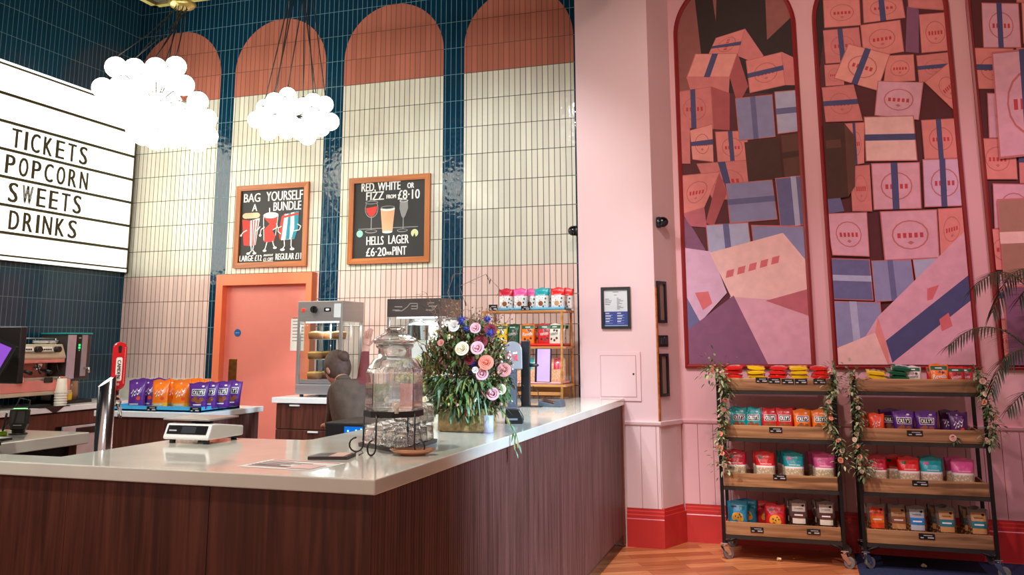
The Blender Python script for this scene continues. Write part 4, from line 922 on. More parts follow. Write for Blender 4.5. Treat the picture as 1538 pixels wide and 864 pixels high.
# third shelf
for px, c, nm, nb in ((1106, 'crimson', 'crimson popcorn bag at left end of left cart third shelf', 0), (1149, 'scarlet', 'bright red popcorn bag with green corner on left cart', 0), (1192, 'teal', 'teal popcorn bag on the left cart', 1), (1238, 'pink', 'pink popcorn bag at right end of left cart third shelf', 2)):
    row('bag_'+c, px, 700, CY0+.085, Z2, nm, 'popcorn bag', 'popcorn bags on the left cart', 0, -.05)
    for k in range(1+(nb > 0)): row('bag_'+c, px-4-6*k, 690, CY0+.17+.08*k, Z2, 'further back '+nm if k == 0 else 'rearmost '+nm, 'popcorn bag', 'popcorn bags on the left cart', 0, -.03)
# bottom shelf
row('cookie_sky', 1108, 770, CY0+.09, Z1, 'blue biscuit bag with golden biscuit, front left of left cart bottom shelf', 'biscuit bag', 'biscuit bags on the left cart', 0, -.06)
row('cookie_sky', 1122, 765, CY0+.18, Z1, 'blue biscuit bag half hidden behind the front blue one', 'biscuit bag', 'biscuit bags on the left cart', -.1, -.03)
row('cookie_red', 1164, 772, CY0+.08, Z1, 'red biscuit bag with golden biscuit, front of left cart bottom shelf', 'biscuit bag', 'biscuit bags on the left cart', 0, -.08)
row('cookie_red', 1152, 765, CY0+.18, Z1, 'red biscuit bag behind the front red one on left cart', 'biscuit bag', 'biscuit bags on the left cart', 0, -.05)
for px, nm in ((1199, 'clear chocolate nut bag, cream label, left of the pair on left cart'), (1240, 'clear chocolate nut bag, cream label, right end of left cart bottom')):
    row('nut_choc', px, 775, CY0+.085, Z1, nm, 'nut bag', 'nut bags on the left cart', 0, -.06); row('nut_choc', px-7, 768, CY0+.17, Z1, 'back '+nm, 'nut bag', 'nut bags on the left cart', 0, -.04)
for px, py, nm in ((1144, 571, 'first black price tag on the left cart top tray'), (1163, 572, 'second black price tag on the left cart top tray'), (1183, 573, 'third black price tag on the left cart top tray'), (1203, 573, 'fourth black price tag on the left cart top tray'), (1231, 573, 'lone black price tag at right of left cart top tray'),
                   (1165, 646, 'black price tag on the left cart second tray'), (1171, 717, 'black price tag on the left cart third tray'), (1137, 796, 'left black price tag on left cart bottom tray'), (1222, 799, 'right black price tag on left cart bottom tray')):
    clip_tag(px, py, CY0, nm, .09 if py > 600 else .085)
# right cart
for c, n_, xs_, nm in (('flat_lemon', 4, .50, 'yellow packet with green print piled on right cart top'), ('flat_green', 5, .645, 'dark green packet piled on top of the right cart')):
    for k in range(n_):
        put(c, (xs_+rr.uniform(-.012, .012)+.006*k, CY0+.055+rr.uniform(-.01, .01), Z4+.018+k*.030), (-1.40+rr.uniform(-.06, .06), .10, rr.uniform(-.15, .15)), nm, 'sweet packet', 'flat packets piled on the right cart')
for px, c, nm, k, sc in ((1352, 'choc_white', 'left pale mint pouch with green header on right cart top', .12, .92), (1371, 'choc_white', 'front pale mint pouch with green header on right cart top', .06, .92), (1404, 'choc_red', 'red pouch peeping out behind the orange one on right cart top', .2, .88), (1411, 'revels', 'orange chocolate pouch standing tallest on the right cart top', .05, 1.0), (1436, 'choc_red', 'front red pouch with green header on right cart top', .06, .9), (1449, 'choc_red', 'rear red pouch at right end of right cart top', .14, .88)):
    row(c, px, 562, CY0+.02+k, Z4, nm, 'chocolate pouch', 'chocolate pouches on the right cart', 0, -.12, scale=sc)
for px, c, nm, k, sc in ((1303, 'fudge_fire', 'dark orange pouch behind the garland on right cart second shelf', .16, .8), (1317, 'fudge_fire', 'bright orange pouch at left of right cart second shelf', .07, .8), (1338, 'olly_purple', 'purple pretzel pouch in shade behind the front pair on right cart', .17, 1), (1358, 'olly_purple', 'left of two front purple pretzel pouches on right cart', .075, .98), (1392, 'olly_purple', 'right of two front purple pretzel pouches on right cart', .08, .98), (1426, 'fudge_plum', 'rear plum sweet pouch on right cart second shelf', .17, .92), (1440, 'fudge_plum', 'front plum sweet pouch with white script on right cart', .08, .90)):
    row(c, px, 640, CY0+k, Z3, nm, 'pretzel pouch' if 'olly' in c else 'sweet pouch', 'pouches on the right cart second shelf', 0, -.10, scale=sc)
for px, c, nm, k in ((1316, 'crimson', 'front crimson popcorn bag on right cart third shelf', .085), (1319, 'crimson', 'rear crimson popcorn bag on right cart third shelf', .18), (1343, 'scarlet', 'rear red popcorn bag with green corner on right cart', .18), (1365, 'scarlet', 'front red popcorn bag with green corner on right cart', .085), (1397, 'teal', 'rear teal popcorn bag on right cart third shelf', .18), (1399, 'teal', 'front teal popcorn bag on right cart third shelf', .085), (1436, 'pink', 'rear pink popcorn bag on right cart third shelf', .18), (1446, 'pink', 'front pink popcorn bag on right cart third shelf', .085)):
    row('bag_'+c, px, 705, CY0+k, Z2, nm, 'popcorn bag', 'popcorn bags on the right cart', 0, -.05)
for px, c, nm, k in ((1316, 'nut_orange', 'nut bag with orange label at left of right cart bottom shelf', .085), (1348, 'nut_tan', 'nut bag with tan label beside the orange labelled one', .10), (1376, 'nut_blue', 'nut bag with bright blue band on right cart bottom shelf', .085), (1420, 'nut_teal', 'nut bag with teal band, second from right on right cart bottom', .08), (1468, 'nut_teal', 'nut bag with teal band at right end of right cart bottom', .08)):
    row(c, px, 775, CY0+k, Z1, nm, 'nut bag', 'nut bags on the right cart', 0, -.06)
    if c == 'nut_teal': row(c, px-12, 770, CY0+k+.1, Z1, nm.replace('nut bag', 'nut bag behind the front', 1), 'nut bag', 'nut bags on the right cart', 0, -.04)
for px, py, nm in ((1374, 651, 'black price tag on the right cart second tray'), (1382, 726, 'black price tag on the right cart third tray'), (1392, 806, 'black price tag on the right cart bottom tray')): clip_tag(px, py, CY0, nm, .1)

# ------------------------------------------------------------------ leaves and flowers
def leaf(mb, p, d, L, w, mi=0, up=Vector((0, 0, 1)), droop=.25, n=3):
    d = Vector(d).normalized(); s = d.cross(up); s = s.normalized() if s.length > 1e-3 else Vector((1, 0, 0)); nn = s.cross(d); vs = []
    for i in range(n+1):
        t = i/n; ww = w*math.sin(PI*min(.98, .12+.88*t))**.8*.5; q = Vector(p)+d*(L*t)-Vector((0, 0, 1))*(droop*L*t*t)
        vs += [q-s*ww+nn*ww*.3, q, q+s*ww+nn*ww*.3]
    mb.add(vs, [(i*3+k, i*3+k+1, i*3+k+4, i*3+k+3) for i in range(n) for k in (0, 1)], mi, True)
def rose(mb, c, r, mi=0, ax=(0, -1, .3), rows=3):
    c = Vector(c); ax = Vector(ax).normalized(); a = ax.cross(Vector((0, 0, 1))).normalized(); b = a.cross(ax); q = random.Random(int(c.x*9999)+rows)
    mb.ball(c+ax*r*.35, r*.26, 8, 6, mi)
    for k in range(rows+1):
        np_ = 3+k; f_ = (k+.6)/(rows+.6); rad = r*f_; h = r*(.75-.5*f_)
        for i in range(np_):
            th = 2*PI*i/np_+k*.9+q.uniform(-.15, .15); vs = []; hh = h*q.uniform(.85, 1.1); wv = q.uniform(-.08, .08)*r
            for u in range(7):
                s_ = u/6-.5; t2 = th+s_*2*PI/np_*1.5; e = a*math.cos(t2)+b*math.sin(t2); edge = math.sqrt(max(0, 1-(2*s_)**2*.8))
                vs += [c+e*rad*.3-ax*r*.3, c+e*rad*(.72+.12*abs(s_))+ax*(hh*.25-r*.1), c+e*rad*(.95+.06*f_)*(1-.1*(1-edge))+ax*(hh*(.55+.35*edge)+wv*s_), c+e*rad*(1.0+.30*f_)*(.92+.08*edge)+ax*(hh*(.5+.45*edge)-.12*r*f_+wv*s_)]
            mb.add(vs, [(u*4+q_, u*4+q_+1, u*4+q_+5, u*4+q_+4) for u in range(6) for q_ in (0, 1, 2)], mi, True)
LEAFM = [mat('leaf_sage', (118, 136, 92), .6, var=.25), mat('leaf_pale', (164, 172, 130), .6, var=.2), mat('leaf_dark', (66, 92, 52), .6, var=.25)]
ROSEM = mat('silk_rose', (236, 186, 170), .7, var=.12, vscale=50); CREAMR = mat('silk_cream', (240, 222, 196), .7, var=.1, vscale=50); PEACHR = mat('silk_peach', (238, 158, 130), .7, var=.1, vscale=50)
def garland(pts, label, seed, nleaf=240, nrose=8, spread=.045, bush=()):
    rr = random.Random(seed); P = [Vector(p) for p in pts]
    t = thing('flower_garland', label, 'garland', P[0]); o = P[0]
    def at(u):
        k = u*(len(P)-1); i = min(int(k), len(P)-2); return P[i].lerp(P[i+1], k-i)-o
    MB().tube([at(i/24)+Vector((rr.uniform(-.008, .008), rr.uniform(-.008, .008), 0)) for i in range(25)], .004, 6).build('stem', LEAFM[2], t)
    mb = MB()
    for i in range(nleaf):
        u = rr.random(); sp = spread*(1+sum(1.2 for b in bush if abs(u-b) < .08)); p = at(u); d = Vector((rr.gauss(0, 1), rr.gauss(-.3, .8), rr.gauss(0, .8))).normalized()
        if p.y+o.y+d.y*sp > 7.2: d.y = -abs(d.y)
        leaf(mb, p+d*sp*rr.random(), d+Vector((0, 0, rr.uniform(-.4, .4))), rr.uniform(.022, .046), rr.uniform(.013, .022), rr.choice((0, 0, 1, 1, 2)))
    lf = mb.build('foliage', LEAFM, t); lf['kind'] = 'stuff'
    for i in range(nrose):
        u = (i+.5*rr.random()+.2)/nrose; p = at(min(1, u)); d = Vector((rr.gauss(0, .7), -1, rr.gauss(0, .4))).normalized()
        mb = MB(); rose(mb, p+d*spread*.8, rr.uniform(.009, .017), 0, d, 2); mb.build('rose', rr.choice((ROSEM, CREAMR, PEACHR, ROSEM)), t)
def GP(*pp, y=CY0-.035): return [on_y(a, b, y) for a, b in pp]
garland(GP((1062, 552), (1082, 556), (1090, 590), (1085, 630), (1082, 670), (1090, 704)), 'pale rose garland twined down the left post of left cart', 1, 520, 13, .05, (.1, .2, .95))
garland(GP((1253, 554), (1252, 585), (1240, 612), (1249, 640), (1262, 670), (1268, 697)), 'rose garland twined down the right post of left cart', 2, 400, 10, .042, (.05, .95))
garland(GP((1277, 556), (1281, 590), (1290, 620), (1288, 660), (1294, 690), (1298, 712)), 'rose garland twined down the left post of right cart', 3, 500, 12, .045, (.05, .9))
garland(GP((1466, 554), (1478, 580), (1484, 610), (1494, 640), (1486, 668)), 'rose garland hanging on the right post of right cart', 4, 360, 9, .045, (.8,))
p = on_y(1431, 658, CY0-.01)
t = thing('rose_sprig', 'small pink rose sprig on the right cart second tray', 'flower', (p.x, CY0-.004, p.z)); mb = MB(); rose(mb, (0, -.014, 0), .018, 0, (0, -1, .2), 2); mb.build('rose', ROSEM, t)
mb = MB(); [leaf(mb, (.01, -.004, -.005), (R.gauss(.6, .5), -.3, R.gauss(-.1, .6)), .045, .018, k % 3) for k in range(9)]; mb.build('leaves', LEAFM, t)
# ------------------------------------------------------------------ tall palm at the right edge
PALM = [mat('palm_green', (40, 62, 40), .45, var=.3), mat('palm_stem', (74, 84, 48), .5, var=.2)]
pb = Vector((1.66, 6.35, .0034))
t = thing('potted_palm', 'tall feathery palm leaning in from the right edge', 'palm', pb)
MB().lathe([(0, 0), (.17, 0), (.21, .36), (.225, .38), (.225, .40), (.20, .40), (.19, .36), (0, .36)], n=28).build('pot', mat('palm_pot', (70, 60, 56), .5), t)
def frond(px, D, LL, seed, w=.011, nl=30, droop=.35):
    rr = random.Random(seed); P = [at_d(a, b, D+c)-pb for a, b, c in px]; n = len(P)-1
    def at(u):
        k = u*n; i = min(int(k), n-1); a = k-i
        p0, p1, p2, p3 = P[max(i-1, 0)], P[i], P[i+1], P[min(i+2, n)]
        return .5*((2*p1)+(p2-p0)*a+(2*p0-5*p1+4*p2-p3)*a*a+(3*p1-p0-3*p2+p3)*a**3)
    mb = MB(); mb.tube([at(i/16) for i in range(17)], .006, 6, 1, True, .002)
    for i in range(nl):
        u = .25+.75*i/nl; p = at(u); d = (at(min(1, u+.02))-at(u-.02)).normalized()
        for s in (-1, 1):
            side = d.cross(Vector((0, 0, 1))).normalized()*s; L = LL*.8*(1-.5*abs(u-.5)/.5)*rr.uniform(.8, 1.1)
            leaf(mb, p, d*.7+side*.75+Vector((0, 0, rr.uniform(-.35, .05))), L, w, 0, droop=droop, n=4)
    mb.build('frond', PALM, t)
frond([(1600, 640, 0), (1560, 545, -.05), (1510, 498, -.1), (1462, 494, -.14), (1424, 520, -.18)], 5.95, .24, 1)
frond([(1600, 640, 0), (1570, 500, 0), (1540, 430, 0), (1500, 408, -.05), (1462, 432, -.1)], 5.95, .30, 2)
frond([(1600, 640, .05), (1580, 480, .1), (1560, 410, .1), (1520, 412, .05), (1490, 470, 0)], 5.95, .28, 3)
frond([(1600, 640, -.1), (1580, 560, -.2), (1545, 525, -.3), (1508, 540, -.35), (1488, 590, -.4)], 5.95, .22, 4)
frond([(1600, 660, -.1), (1570, 600, -.2), (1540, 590, -.3), (1512, 618, -.35)], 5.95, .20, 5, nl=18)
frond([(1600, 640, 0), (1600, 480, .1), (1600, 380, .1), (1570, 400, .05), (1530, 450, 0)], 5.95, .28, 6)
frond([(1600, 640, 0), (1640, 540, -.1), (1680, 500, -.2), (1720, 540, -.3)], 5.95, .24, 7)
frond([(1600, 640, 0), (1630, 480, .0), (1650, 410, 0), (1690, 420, 0)], 5.95, .26, 8)
cr0 = at_d(1600, 640, 5.95)-pb
MB().tube([(0, 0, .36), (0, .02, .7), (cr0.x*.4, cr0.y*.4, .9), cr0], .03, 8, 0, True, .015).build('trunk', PALM[1], t)

# ------------------------------------------------------------------ wooden ladder shelf at the end of the bar
s0, s1, f0, b0 = -2.44, -1.735, 6.86, 6.972
SB = 6.965
t = thing('ladder_shelf', 'three tier light wood shelf standing on the far end of the bar', 'shelf', (0, 0, 0))
bd = 6.70; bk = 6.98
def zt(v): return v
for z, yy0, nm in ((1.800, 6.72, 'shelf_board'), (1.515, 6.70, 'shelf_board'), (1.222, 6.68, 'shelf_board')):
    MB().rbox(s0, s1, yy0, 6.975, z-.018, z, .003).build(nm, PINE, t)
    q = MB()
    for k in range(12): q.box(s0+.03+k*.056, s0+.034+k*.056, yy0-.001, yy0+.004, z-.02, z-.014)
for x in (s0+.02, s1-.035):
    MB().tube([(x, 6.725, 1.79), (x, 6.69, CZ+.002)], .011, 8).build('leg', PINE, t)
    MB().tube([(x+.02, 6.93, 1.79), (x+.02, 6.965, CZ+.002)], .011, 8).build('leg', PINE, t)
MB().rbox(s0+.02, s1-.04, 6.70, 6.71, CZ+.03, CZ+.055, .002).build('rail', PINE, t)
MB().rbox(s0+.02, s1-.04, 6.95, 6.96, CZ+.005, CZ+.11, .002).build('back_rail', PINE, t)
def tray(x0, x1, y0, y1, z, m_, label, h=.022):
    mb = MB(); mb.rbox(x0, x1, y0, y1, z, z+h*.4, .002)
    for q in ((x0, x1, y0, y0+.006), (x0, x1, y1-.006, y1), (x0, x0+.006, y0, y1), (x1-.006, x1, y0, y1)): mb.box(q[0], q[1], q[2], q[3], z, z+h)
    return tag(mb.build('display_tray', m_), label, 'tray')
BLUT = mat('tray_blue', (110, 190, 226), .4); REDT = mat('tray_red', (232, 34, 20), .4); PNKT = mat('tray_pink', (246, 170, 160), .4)
tray(s0+.10, s1-.01, 6.735, 6.93, 1.8005, BLUT, 'pale blue tray under the popcorn pouches on the top shelf')
tray(s0+.04, s1-.02, 6.715, 6.93, 1.5155, REDT, 'red tray under the chocolate pouches on the middle shelf')
tray(s0+.06, s1-.03, 6.69, 6.93, 1.2225, PNKT, 'pink tray on the lowest shelf of the ladder shelf')
for px, c, nm, y in ((760, 'crimson', 'crimson-topped popcorn pouch at left on the ladder shelf top', 6.80), (776, 'crimson', 'crimson-topped pouch behind the pink ones on the ladder shelf', 6.89), (782, 'pink', 'front pink-topped popcorn pouch on the ladder shelf', 6.80), (797, 'pink', 'rear pink-topped popcorn pouch on the ladder shelf', 6.88), (814, 'teal', 'front teal-topped popcorn pouch on the ladder shelf', 6.80), (822, 'teal', 'rear teal-topped popcorn pouch on the ladder shelf', 6.885), (838, 'scarlet', 'front red-topped popcorn pouch at right on ladder shelf', 6.80), (850, 'scarlet', 'rear red-topped popcorn pouch at right on ladder shelf', 6.88)):
    row('pop_'+c, px, 450, y, 1.8105, nm, 'popcorn pouch', 'popcorn pouches on the ladder shelf', 0, -.04)
for px, c, nm, y, rz in ((752, 'choc_yellow', 'yellow pouch behind the flowers on the ladder shelf middle tier', 6.80, 0), (770, 'choc_green', 'green pouch left of the orange one on ladder shelf', 6.83, 0), (793, 'revels', 'front orange chocolate pouch on the ladder shelf', 6.79, 0), (803, 'revels', 'rear orange chocolate pouch on the ladder shelf', 6.87, 0), (818, 'choc_red', 'red sweet pouch on the ladder shelf middle tier', 6.80, 0), (833, 'choc_white', 'front pale mint pouch on the ladder shelf', 6.79, -.25), (839, 'choc_white', 'middle pale mint pouch on the ladder shelf', 6.85, -.25), (845, 'choc_white', 'rear pale mint pouch on the ladder shelf', 6.91, -.25)):
    row(c, px, 500, y, 1.5255, nm, 'chocolate pouch', 'chocolate pouches on the ladder shelf', rz, -.06, scale=.96)
def cbag(px, y, c, nm):
    name = 'gift_'+c
    if name not in PROTO:
        kind(name, 'biscuit_pouch', .13, .19, .05, [nuts_mat('biscuits_'+c, (240, 206, 160), (214, 160, 120)), F[c]], lambda u, v, s: 0 if v < .97 else 0, lambda S, mb: (decal(S, mb, -.5, .5, .52, .98, 0, .0016, 6, 6), blob(S, mb, 0, .8, .16, .03, 1, .003)), [F[c], FW_], 0, 31)
    row(name, px, 545, y, 1.2325, nm, 'biscuit pouch', 'biscuit pouches on the ladder shelf', 0, -.04)
cbag(838, 6.80, 'crimson', 'biscuit pouch with crimson label on the lowest ladder shelf tier'); cbag(796, 6.80, 'teal', 'biscuit pouch with teal label behind the screen stand'); cbag(778, 6.82, 'fire', 'biscuit pouch with orange label behind the card stand')
price_tag((on_y(741, 463, 6.73).x, 6.726, 1.80), 'black price tag at left end of the ladder shelf top', .075, .05, 0)
price_tag((on_y(789, 461, 6.72).x, 6.726, 1.80), 'black price tag in front of the pink popcorn pouches', .075, .035, 0)

# ------------------------------------------------------------------ snack tray
ty0, ty1 = sy0+.03, sy0+.50; tx1 = sx1-.05; tx0 = on_z(189, 614, SZ).x
tray(tx0, tx1, ty0, ty1, SZ+.0005, mat('tray_cyan', (70, 178, 226), .4), 'bright blue tray full of snack bags on white worktop', .04)
SZ2 = SZ+.018
for px, c, y, nm in ((205, 'fudge_purple', .07, 'front left purple sweet pouch on the blue snack tray'), (222, 'fudge_purple', .15, 'second purple sweet pouch on the blue snack tray'), (216, 'fudge_purple', .26, 'third purple sweet pouch, behind, on the blue snack tray'), (240, 'fudge_purple', .34, 'rearmost purple sweet pouch on the blue snack tray'),
                     (241, 'fudge_orange', .09, 'front left orange sweet pouch on the blue snack tray'), (258, 'fudge_orange', .19, 'orange sweet pouch between the two front orange ones'), (272, 'fudge_orange', .09, 'front right orange sweet pouch on the blue snack tray'), (285, 'fudge_orange', .20, 'orange sweet pouch behind the first purple pretzel pouch'), (292, 'fudge_orange', .29, 'rear orange sweet pouch on the blue snack tray'), (300, 'fudge_orange', .36, 'rearmost orange sweet pouch on the blue snack tray'),
                     (298, 'olly_purple', .07, 'front purple pretzel pouch at the corner of the blue tray'), (313, 'olly_purple', .16, 'second purple pretzel pouch at the right of blue tray'), (332, 'olly_purple', .24, 'third purple pretzel pouch at the right of blue tray'), (348, 'olly_purple', .38, 'last purple pretzel pouch at the right of blue tray')):
    row(c, px, 600, sy0+y, SZ2, nm, 'sweet pouch' if 'fudge' in c else 'pretzel pouch', 'bags on the blue snack tray', .28, -.05)
price_tag((on_y(228, 611, ty0-.004).x, ty0-.005, SZ+.004), 'left black price tag on the blue snack tray', .085, .036, 0)
price_tag((on_y(293, 611, ty0-.004).x, ty0-.005, SZ+.004), 'right black price tag on the blue snack tray', .085, .036, 0)

# ------------------------------------------------------------------ pie warmer
wy = 6.45; PZ2 = PZ+.002
a = on_y(449, 452, wy); b = on_y(516, 452, wy); X0, X1, ZT = -3.985, -3.565, 1.893; D_ = .38
t = thing('pie_warmer', 'tall steel and glass pie warmer with three shelves of pies', 'food warmer', (0, 0, 0))
MB().rbox(X0, X1, wy, wy+D_, PZ2+.02, PZ2+.10, .004).rbox(X0, X1, wy+.02, wy+.03, PZ2+.10, PZ2+.14, .002).build('base', STEEL, t)
ft = MB(); [ft.cyl((x, y, PZ2-.001), (x, y, PZ2+.022), .016, 12) for x in (X0+.04, X1-.04) for y in (wy+.04, wy+D_-.04)]
for i, (x, y) in enumerate([(x, y) for x in (X0+.04, X1-.04) for y in (wy+.04, wy+D_-.04)]): MB().cyl((x, y, PZ2-.001), (x, y, PZ2+.022), .016, 12).build('foot', BLACK, t)
hd = MB().rbox(X0, X1, wy, wy+D_, 1.725, ZT, .004).build('control_head', STEEL, t)
k = on_y(456, 466, wy); MB().rbox(k.x-.014, k.x+.014, wy-.008, wy, k.z-.012, k.z+.012, .002).build('lamp_switch', mat('switch_red', (220, 40, 30), .3, emit=(255, 40, 20), estr=1.2), hd)
k = on_y(473, 465, wy); MB().cyl((k.x, wy-.03, k.z), (k.x, wy, k.z), .028, 20).rbox(k.x-.005, k.x+.005, wy-.04, wy-.028, k.z-.026, k.z+.026, .002).build('thermostat_knob', BLACK, hd)
k = on_y(492, 465, wy); MB().rbox(k.x-.032, k.x+.032, wy-.004, wy, k.z-.016, k.z+.016, .002).build('display', FK, hd); f = Flat((k.x-.014, wy-.0045, k.z-.007)); f.rect(0, 0, .03, .013, 0); f.build('digits', [mat('digit_white', (240, 240, 240), .3, emit=(255, 255, 255), estr=.8)], hd)
k = on_y(507, 466, wy); MB().box(k.x-.032, k.x+.032, wy-.002, wy, k.z-.06, k.z+.055).build('instruction_sticker', mat('sticker', (196, 204, 204), .5), hd)
for x in (X0, X1-.028):
    for y in (wy, wy+D_-.02): MB().rbox(x, x+.028, y, y+.02, PZ2+.10, 1.726, .003).build('corner_post', STEEL, t)
for y in (wy+.008, wy+D_-.012): MB().box(X0+.028, X1-.028, y, y+.003, PZ2+.14, 1.726).build('glass_pane', PANE, t)
for x in (X0+.006, X1-.009): MB().box(x, x+.003, wy+.02, wy+D_-.02, PZ2+.10, 1.726).build('side_glass', PANE, t)
LIGHTB = mat('warm_strip', (250, 250, 255), .4, var=0, emit=(235, 245, 255), estr=2.2)
MB().box(X0+.05, X1-.05, wy+.05, wy+.065, 1.713, 1.7245).build('light_strip', LIGHTB, t)
lamp('AREA', 'warmer_light', ((X0+X1)/2, wy+D_/2, 1.70), 3.0, (.92, .97, 1), ((X0+X1)/2, wy+D_/2, 1.2), shape='RECTANGLE', size=.3, size_y=.2)
MB().cyl((X0+.21, wy+.19, PZ2+.14), (X0+.21, wy+.19, 1.725), .006, 8).build('spindle', CHROME, t)
MB().box(X0+.03, X1-.03, wy+.02, wy+D_-.02, PZ2+.10, PZ2+.106).build('drip_floor', STEEL, t)
PIE = [mat('pie_tray', (150, 92, 44), .6, var=.15), mat('pie_crust', (224, 172, 92), .6, var=.25, vscale=60, bump=.4, bscale=90)]
shel = []
for zz_ in (1.575, 1.41, 1.245):
    MB().lathe([(0, 0), (.165, 0), (.168, .004), (0, .005)], ((X0+X1)/2, wy+.19, zz_), 32).build('wire_shelf', STEEL, t)
    shel.append(zz_+.0055)
def pie(x, y, z, rz, label):
    o = thing('pie', label, 'pie', (x, y, z), rz, 'pies in the warmer')
    MB().lathe([(0, 0), (.058, 0), (.066, .05), (.063, .05), (.056, .006), (0, .006)], n=24).build('pie_case', PIE[0], o)
    MB().lathe([(.063, .048), (.060, .056), (.04, .062), (.0, .066)], n=24).build('crust', PIE[1], o)
for z, nm in zip(shel, ('top', 'middle', 'bottom')):
    pie(X0+.115, wy+.11, z, .2, f'left front pie on the {nm} shelf of the warmer'); pie(X1-.10, wy+.13, z, .8, f'right front pie on the {nm} shelf of the warmer'); pie(X0+.15, wy+.26, z, .8, f'back pie on the {nm} shelf of the warmer')

# ------------------------------------------------------------------ popcorn cabinet
X0, X1, wy, ZT, D_ = -3.175, -2.70, 6.48, 1.90, .45
t = thing('popcorn_cabinet', 'lit steel popcorn cabinet with dark header behind the flowers', 'popcorn machine', (0, 0, 0))
MB().rbox(X0, X1, wy, wy+D_, PZ2, PZ2+.09, .004).build('base', STEEL, t)
hd = MB().rbox(X0, X1, wy, wy+D_, 1.755, ZT, .003).build('header', mat('header_grey', (112, 106, 102), .3, metal=.7), t)
f = Flat((0, wy-.0015, 0)); q = []
for pts in ([(594, 467), (604, 467), (612, 461), (616, 456)], [(590, 466), (600, 466)], [(593, 461), (604, 461)], [(616, 456), (627, 456), (627, 464), (618, 464)], [(618, 460), (626, 460)], [(642, 455), (652, 455)], [(644, 460), (654, 460)], [(640, 466), (650, 466), (656, 459)]):
    f.line([(on_y(a, b, wy).x, on_y(a, b, wy).z) for a, b in pts], .006, 0)
f.build('header_marks', [mat('mark_grey', (168, 162, 158), .4)], hd)
for x in (X0, X1-.022):
    for y in (wy, wy+D_-.02): MB().rbox(x, x+.022, y, y+.02, PZ2+.09, 1.756, .003).build('corner_post', STEEL, t)
MB().box(X0+.022, X1-.022, wy+.008, wy+.011, PZ2+.09, 1.756).build('glass_pane', PANE, t)
for x in (X0+.006, X1-.009): MB().box(x, x+.003, wy+.02, wy+D_-.02, PZ2+.09, 1.756).build('side_glass', PANE, t)
MB().box(X0+.03, X1-.03, wy+D_-.02, wy+D_-.016, PZ2+.09, 1.756).build('back_panel', mat('bright_back', (232, 228, 226), .25), t)
MB().box(X0+.06, X1-.06, wy+.06, wy+.09, 1.742, 1.754).build('light_strip', LIGHTB, t)
lamp('AREA', 'popcorn_light', ((X0+X1)/2, wy+.2, 1.735), 6, (1, .98, .95), ((X0+X1)/2, wy+.22, 1.2), shape='RECTANGLE', size=.35, size_y=.2)
kt = on_y(627, 510, wy+.2)
MB().lathe([(0, 0), (.085, 0), (.095, .02), (.095, .13), (.10, .14), (.06, .15), (.02, .16), (0, .16)], (kt.x, wy+.22, kt.z-.02), 28).build('kettle', CHROME, t)
MB().cyl((kt.x, wy+.22, kt.z+.13), (kt.x, wy+.22, 1.756), .03, 16).build('hanger_tube', CHROME, t)
pcn = MB(); rr = random.Random(4)
for i in range(420):
    u, v = rr.uniform(X0+.04, X1-.04), rr.uniform(wy+.03, wy+D_-.04); hmax = .17*math.exp(-((u-(X0+.15))**2)/.03)+.05
    pcn.ball((u, v, PZ2+.10+rr.random()*hmax), rr.uniform(.010, .016), 6, 4, 0, (1, rr.uniform(.7, 1.2), rr.uniform(.7, 1.1)))
o = pcn.build('popcorn', mat('popcorn', (250, 222, 170), .8, var=.3, vscale=40), t); o['kind'] = 'stuff'

# ------------------------------------------------------------------ scale, menu, tap and small things on the bar
t = thing('counter_scale', 'white wedge-shaped counter scale with steel plate on the bar', 'scale', (-2.61, 3.47, CZ))
prof = [(-.13, .018), (.13, .018), (.13, .062), (-.06, .085), (-.105, .085), (-.13, .03)]
MB().prism(prof, -.12, .12, M=Matrix(((0, 0, 1, 0), (1, 0, 0, 0), (0, 1, 0, 0), (0, 0, 0, 1)))).build('body', WHITE, t)
bevelled(t.children[0], .006, 2)
P0, P1 = Vector((0, -.1285, .036)), Vector((0, -.1085, .080)); dv = (P1-P0); nv = Vector((0, -dv.z, dv.y)).normalized()
f = Flat(Vector((-.105, 0, 0))+P0+nv*.0008, (1, 0, 0), dv.normalized()); L_ = dv.length
f.rect(0, L_*.12, .21, L_*.95, 0); f.rect(.075, L_*.25, .15, L_*.85, 1); f.rect(.01, L_*.4, .05, L_*.52, 2); f.build('display_panel', [FK, mat('lcd', (60, 62, 66), .2), mat('tag_print', (190, 190, 190), .6)], t)
for x in (-.09, .0, .09)[0:3:2]:
    for y in (-.10, .10): MB().cyl((x, y, 0), (x, y, .02), .014, 12).build('foot', BLACK, t)
MB().rbox(-.145, .10, -.105, .12, .098, .106, .003).build('weighing_plate', STEEL, t); MB().cyl((-.02, .01, .08), (-.02, .01, .099), .05, 16).build('plate_support', BLACKM, t)
Q = [on_z(x, y, CZ) for x, y in ((355, 701), (470, 708), (512, 695), (410, 690))]
ux = (Q[1]-Q[0]); uy = (Q[3]-Q[0]); uyn = (uy - ux*(uy.dot(ux)/ux.dot(ux))).normalized(); uxn = ux.normalized(); Lx, Ly = ux.length, uy.length
t = thing('menu_sheet', 'white laminated menu sheet with red print lying on the bar', 'menu', Q[0]+Vector((0, 0, .0006)))
f = Flat((0, 0, .0), uxn, uyn); f.step = 2e-4; f.rect(0, 0, Lx, Ly, 0)
f.rect(Lx*.05, Ly*.88, Lx*.95, Ly*.95, 1)
for i in range(7): f.rect(Lx*.06, Ly*(.76-.1*i), Lx*(.4+.1*((i*3) % 4)), Ly*(.80-.1*i), 2 if i % 3 else 1)
